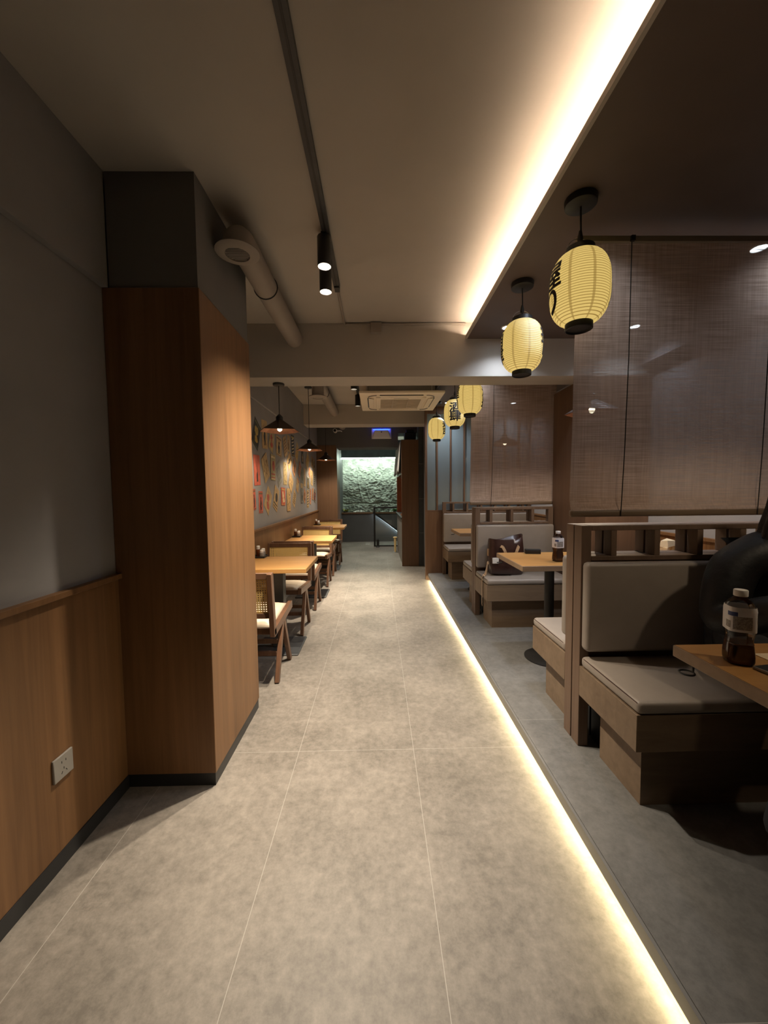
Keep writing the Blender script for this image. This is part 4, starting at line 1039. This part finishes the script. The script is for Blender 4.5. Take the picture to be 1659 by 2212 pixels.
def person():
    t = thing('person', 'person in a black coat with long dark hair sitting at the near booth table', 'person', (1.62, 1.50, P))
    # local coordinates: +x towards the wall, -y towards the viewer's table, z above the deck
    hipz = .60
    body = [(None, [(0, .08, hipz, .11), (0, .06, hipz+.14, .095), (0, .02, hipz+.28, .095), (0, -.02, hipz+.40, .085), (0, -.05, hipz+.47, .055), (0, -.075, hipz+.53, .05), (0, -.10, hipz+.60, .085), (0, -.105, hipz+.69, .085)]),
            (0, [(-.11, .03, hipz-.01, .07), (-.24, -.22, hipz+.005, .062), (-.31, -.40, hipz-.03, .062), (-.30, -.39, hipz-.22, .052), (-.285, -.31, .14, .036), (-.285, -.31, .08, .03)]),
            (0, [(.11, .03, hipz-.01, .07), (.14, -.22, hipz+.005, .062), (.16, -.40, hipz-.03, .062), (.16, -.38, hipz-.22, .052), (.16, -.31, .14, .036), (.16, -.31, .08, .03)]),
            (3, [(-.13, -.02, hipz+.385, .058), (-.20, -.01, hipz+.35, .052), (-.29, -.06, hipz+.13, .042), (-.24, -.24, hipz+.235, .036), (-.15, -.40, hipz+.235, .030), (-.13, -.44, hipz+.236, .030), (-.115, -.475, hipz+.236, .026)]),
            (3, [(.13, -.02, hipz+.385, .058), (.20, -.01, hipz+.35, .052), (.28, -.10, hipz+.17, .042), (.18, -.28, hipz+.235, .036), (.08, -.42, hipz+.236, .030), (.06, -.455, hipz+.236, .030), (.05, -.485, hipz+.236, .026)])]
    V, Ed, R = chain(body)
    PALM_A = sum(len(p) for _, p in body[:4])-1; PALM_B = sum(len(p) for _, p in body)-1
    # fingers: five short chains rooted in each palm
    for palm, s, dirx in ((PALM_A, 1, .35), (PALM_B, -1, -.25)):
        px, py, pz = V[palm]
        for k, (dx, L, a) in enumerate(((-.021, .058, -.1), (-.007, .068, 0), (.007, .063, .06), (.020, .050, .14))):
            prev = palm
            for q in (.42, .75, 1.0):
                V.append((px+dx*1.1+s*(dirx+a)*L*q*.5, py-.014-L*q, pz-.018*q*q)); R.append(.0085 if q < .9 else .007); Ed.append((prev, len(V)-1)); prev = len(V)-1
        prev = palm-1; hx, hy, hz = V[palm-1]
        for q in (.5, 1.0):
            V.append((hx+s*(.030+.022*q), hy-.016-.028*q, hz-.006*q)); R.append(.010 if q < .9 else .008); Ed.append((prev, len(V)-1)); prev = len(V)-1
    b = skin_mesh('body', V, Ed, R, M['skin'], t)
    co = [(None, [(0, .075, hipz+.01, .145), (0, .065, hipz+.14, .17), (0, .02, hipz+.28, .17), (0, -.02, hipz+.40, .145), (0, -.045, hipz+.462, .085)]),
          (3, [(-.14, -.02, hipz+.388, .095), (-.215, -.01, hipz+.345, .088), (-.305, -.06, hipz+.125, .080), (-.25, -.24, hipz+.243, .060), (-.165, -.385, hipz+.252, .045)]),
          (3, [(.14, -.02, hipz+.388, .095), (.215, -.01, hipz+.345, .088), (.295, -.10, hipz+.165, .080), (.19, -.28, hipz+.243, .060), (.09, -.41, hipz+.252, .045)]),
          (1, [(-.14, .045, hipz+.13, .12)]), (1, [(.14, .045, hipz+.13, .12)]), (2, [(-.14, .01, hipz+.26, .10)]), (2, [(.14, .01, hipz+.26, .10)])]
    skin_mesh('coat', *chain(co), M['coat'], t)
    tr = [(None, [(0, .075, hipz, .135)]), (0, [(-.11, .03, hipz-.01, .10), (-.24, -.22, hipz+.005, .090), (-.31, -.40, hipz-.03, .078), (-.30, -.39, hipz-.22, .070), (-.285, -.305, .075, .060)]),
          (0, [(.11, .03, hipz-.01, .10), (.14, -.22, hipz+.005, .090), (.16, -.40, hipz-.03, .078), (.16, -.38, hipz-.22, .070), (.16, -.305, .075, .060)])]
    skin_mesh('trousers', *chain(tr), M['denim'], t)
    for x in (-.283, .162):
        skin_mesh('shoe', [(x, -.285, .066), (x-.002, -.33, .064), (x-.006, -.40, .056), (x-.008, -.45, .048)], [(0, 1), (1, 2), (2, 3)], [.056, .058, .048, .036], M['shoe'], t)
    # face: eyes, brows, nose, mouth, ears on the head facing the table
    hc = Vector((0, -.105, hipz+.645))
    for s in (-1, 1):
        MB().lathe([(.0, -.011), (.008, -.008), (.011, 0), (.008, .008), (0, .011)], 12, (hc.x+s*.030, hc.y-.0655, hc.z+.005), cap=False).build('eye', M['white'], t, smooth=True)
        MB().lathe([(.0, -.005), (.0040, -.003), (.005, 0), (.004, .003), (0, .005)], 12, (hc.x+s*.030, hc.y-.0735, hc.z+.005), cap=False).build('iris', M['black'], t, smooth=True)
        MB().tube([(s*.014, hc.y-.074, hc.z+.026), (s*.030, hc.y-.071, hc.z+.030), (s*.046, hc.y-.060, hc.z+.025)], .0035, 6).build('eyebrow', M['hair'], t, smooth=True)
        MB().tube([(s*.080, hc.y-.005, hc.z+.022), (s*.090, hc.y+.010, hc.z+.014), (s*.088, hc.y+.008, hc.z-.012), (s*.080, hc.y-.004, hc.z-.028)], .008, 8).build('ear', M['skin'], t, smooth=True)
    MB().tube([(0, hc.y-.080, hc.z+.012), (0, hc.y-.095, hc.z-.012), (0, hc.y-.098, hc.z-.024), (0, hc.y-.080, hc.z-.030)], [.007, .009, .012, .008], 10).build('nose', M['skin'], t, smooth=True)
    MB().tube([(-.021, hc.y-.066, hc.z-.050), (0, hc.y-.074, hc.z-.049), (.021, hc.y-.066, hc.z-.050)], [.003, .006, .003], 8).build('mouth', M['clay'], t, smooth=True)
    # long hair: cap plus locks over back and shoulders
    w = MB(); n = 28
    prof = [(.02, .105), (.055, .095), (.085, .065), (.100, .02), (.105, -.04), (.11, -.10)]
    rings = []
    for r, z in prof:
        ring = []
        for k in range(n):
            a = (PI*(-.12)+PI*1.24*k/(n-1)) if z < .05 else (PI*(-.5)+2*PI*k/(n-1)); ring.append(w.b.verts.new((hc.x+r*math.cos(a), hc.y+.012+r*1.05*math.sin(a), hc.z+z+.01)))
        rings.append(ring)
    for A, B in zip(rings, rings[1:]):
        for k in range(n-1): w.b.faces.new((A[k], A[k+1], B[k+1], B[k]))
    rnd = random.Random(4)
    for k in range(70):
        a = PI*(-.10)+PI*1.2*k/69; ca, sa = math.cos(a), math.sin(a); x0, y0 = hc.x+.098*ca, hc.y+.012+.103*sa; L = rnd.uniform(.16, .27); j1, j2 = rnd.uniform(-.010, .010), rnd.uniform(-.010, .010)
        w.tube([(x0*.62, hc.y+.012+.065*sa, hc.z+.088), (x0*.90, hc.y+.012+.094*sa, hc.z+.05), (x0*1.05, y0+.002, hc.z-.06), (hc.x+(.108+.012*abs(ca))*ca+j1, hc.y+.015+.115*sa+j2, hc.z-.14), (hc.x+.135*ca+j2, hc.y+.03+.135*sa-j1, hc.z-.14-L*.5), (hc.x+.145*ca+j1*2, hc.y+.045+.135*sa+j2, hc.z-.14-L)], [.004, .012, .016, .016, .012, .002], 7)
    w.build('hair', M['hair'], t, smooth=True, auto=3)
person()
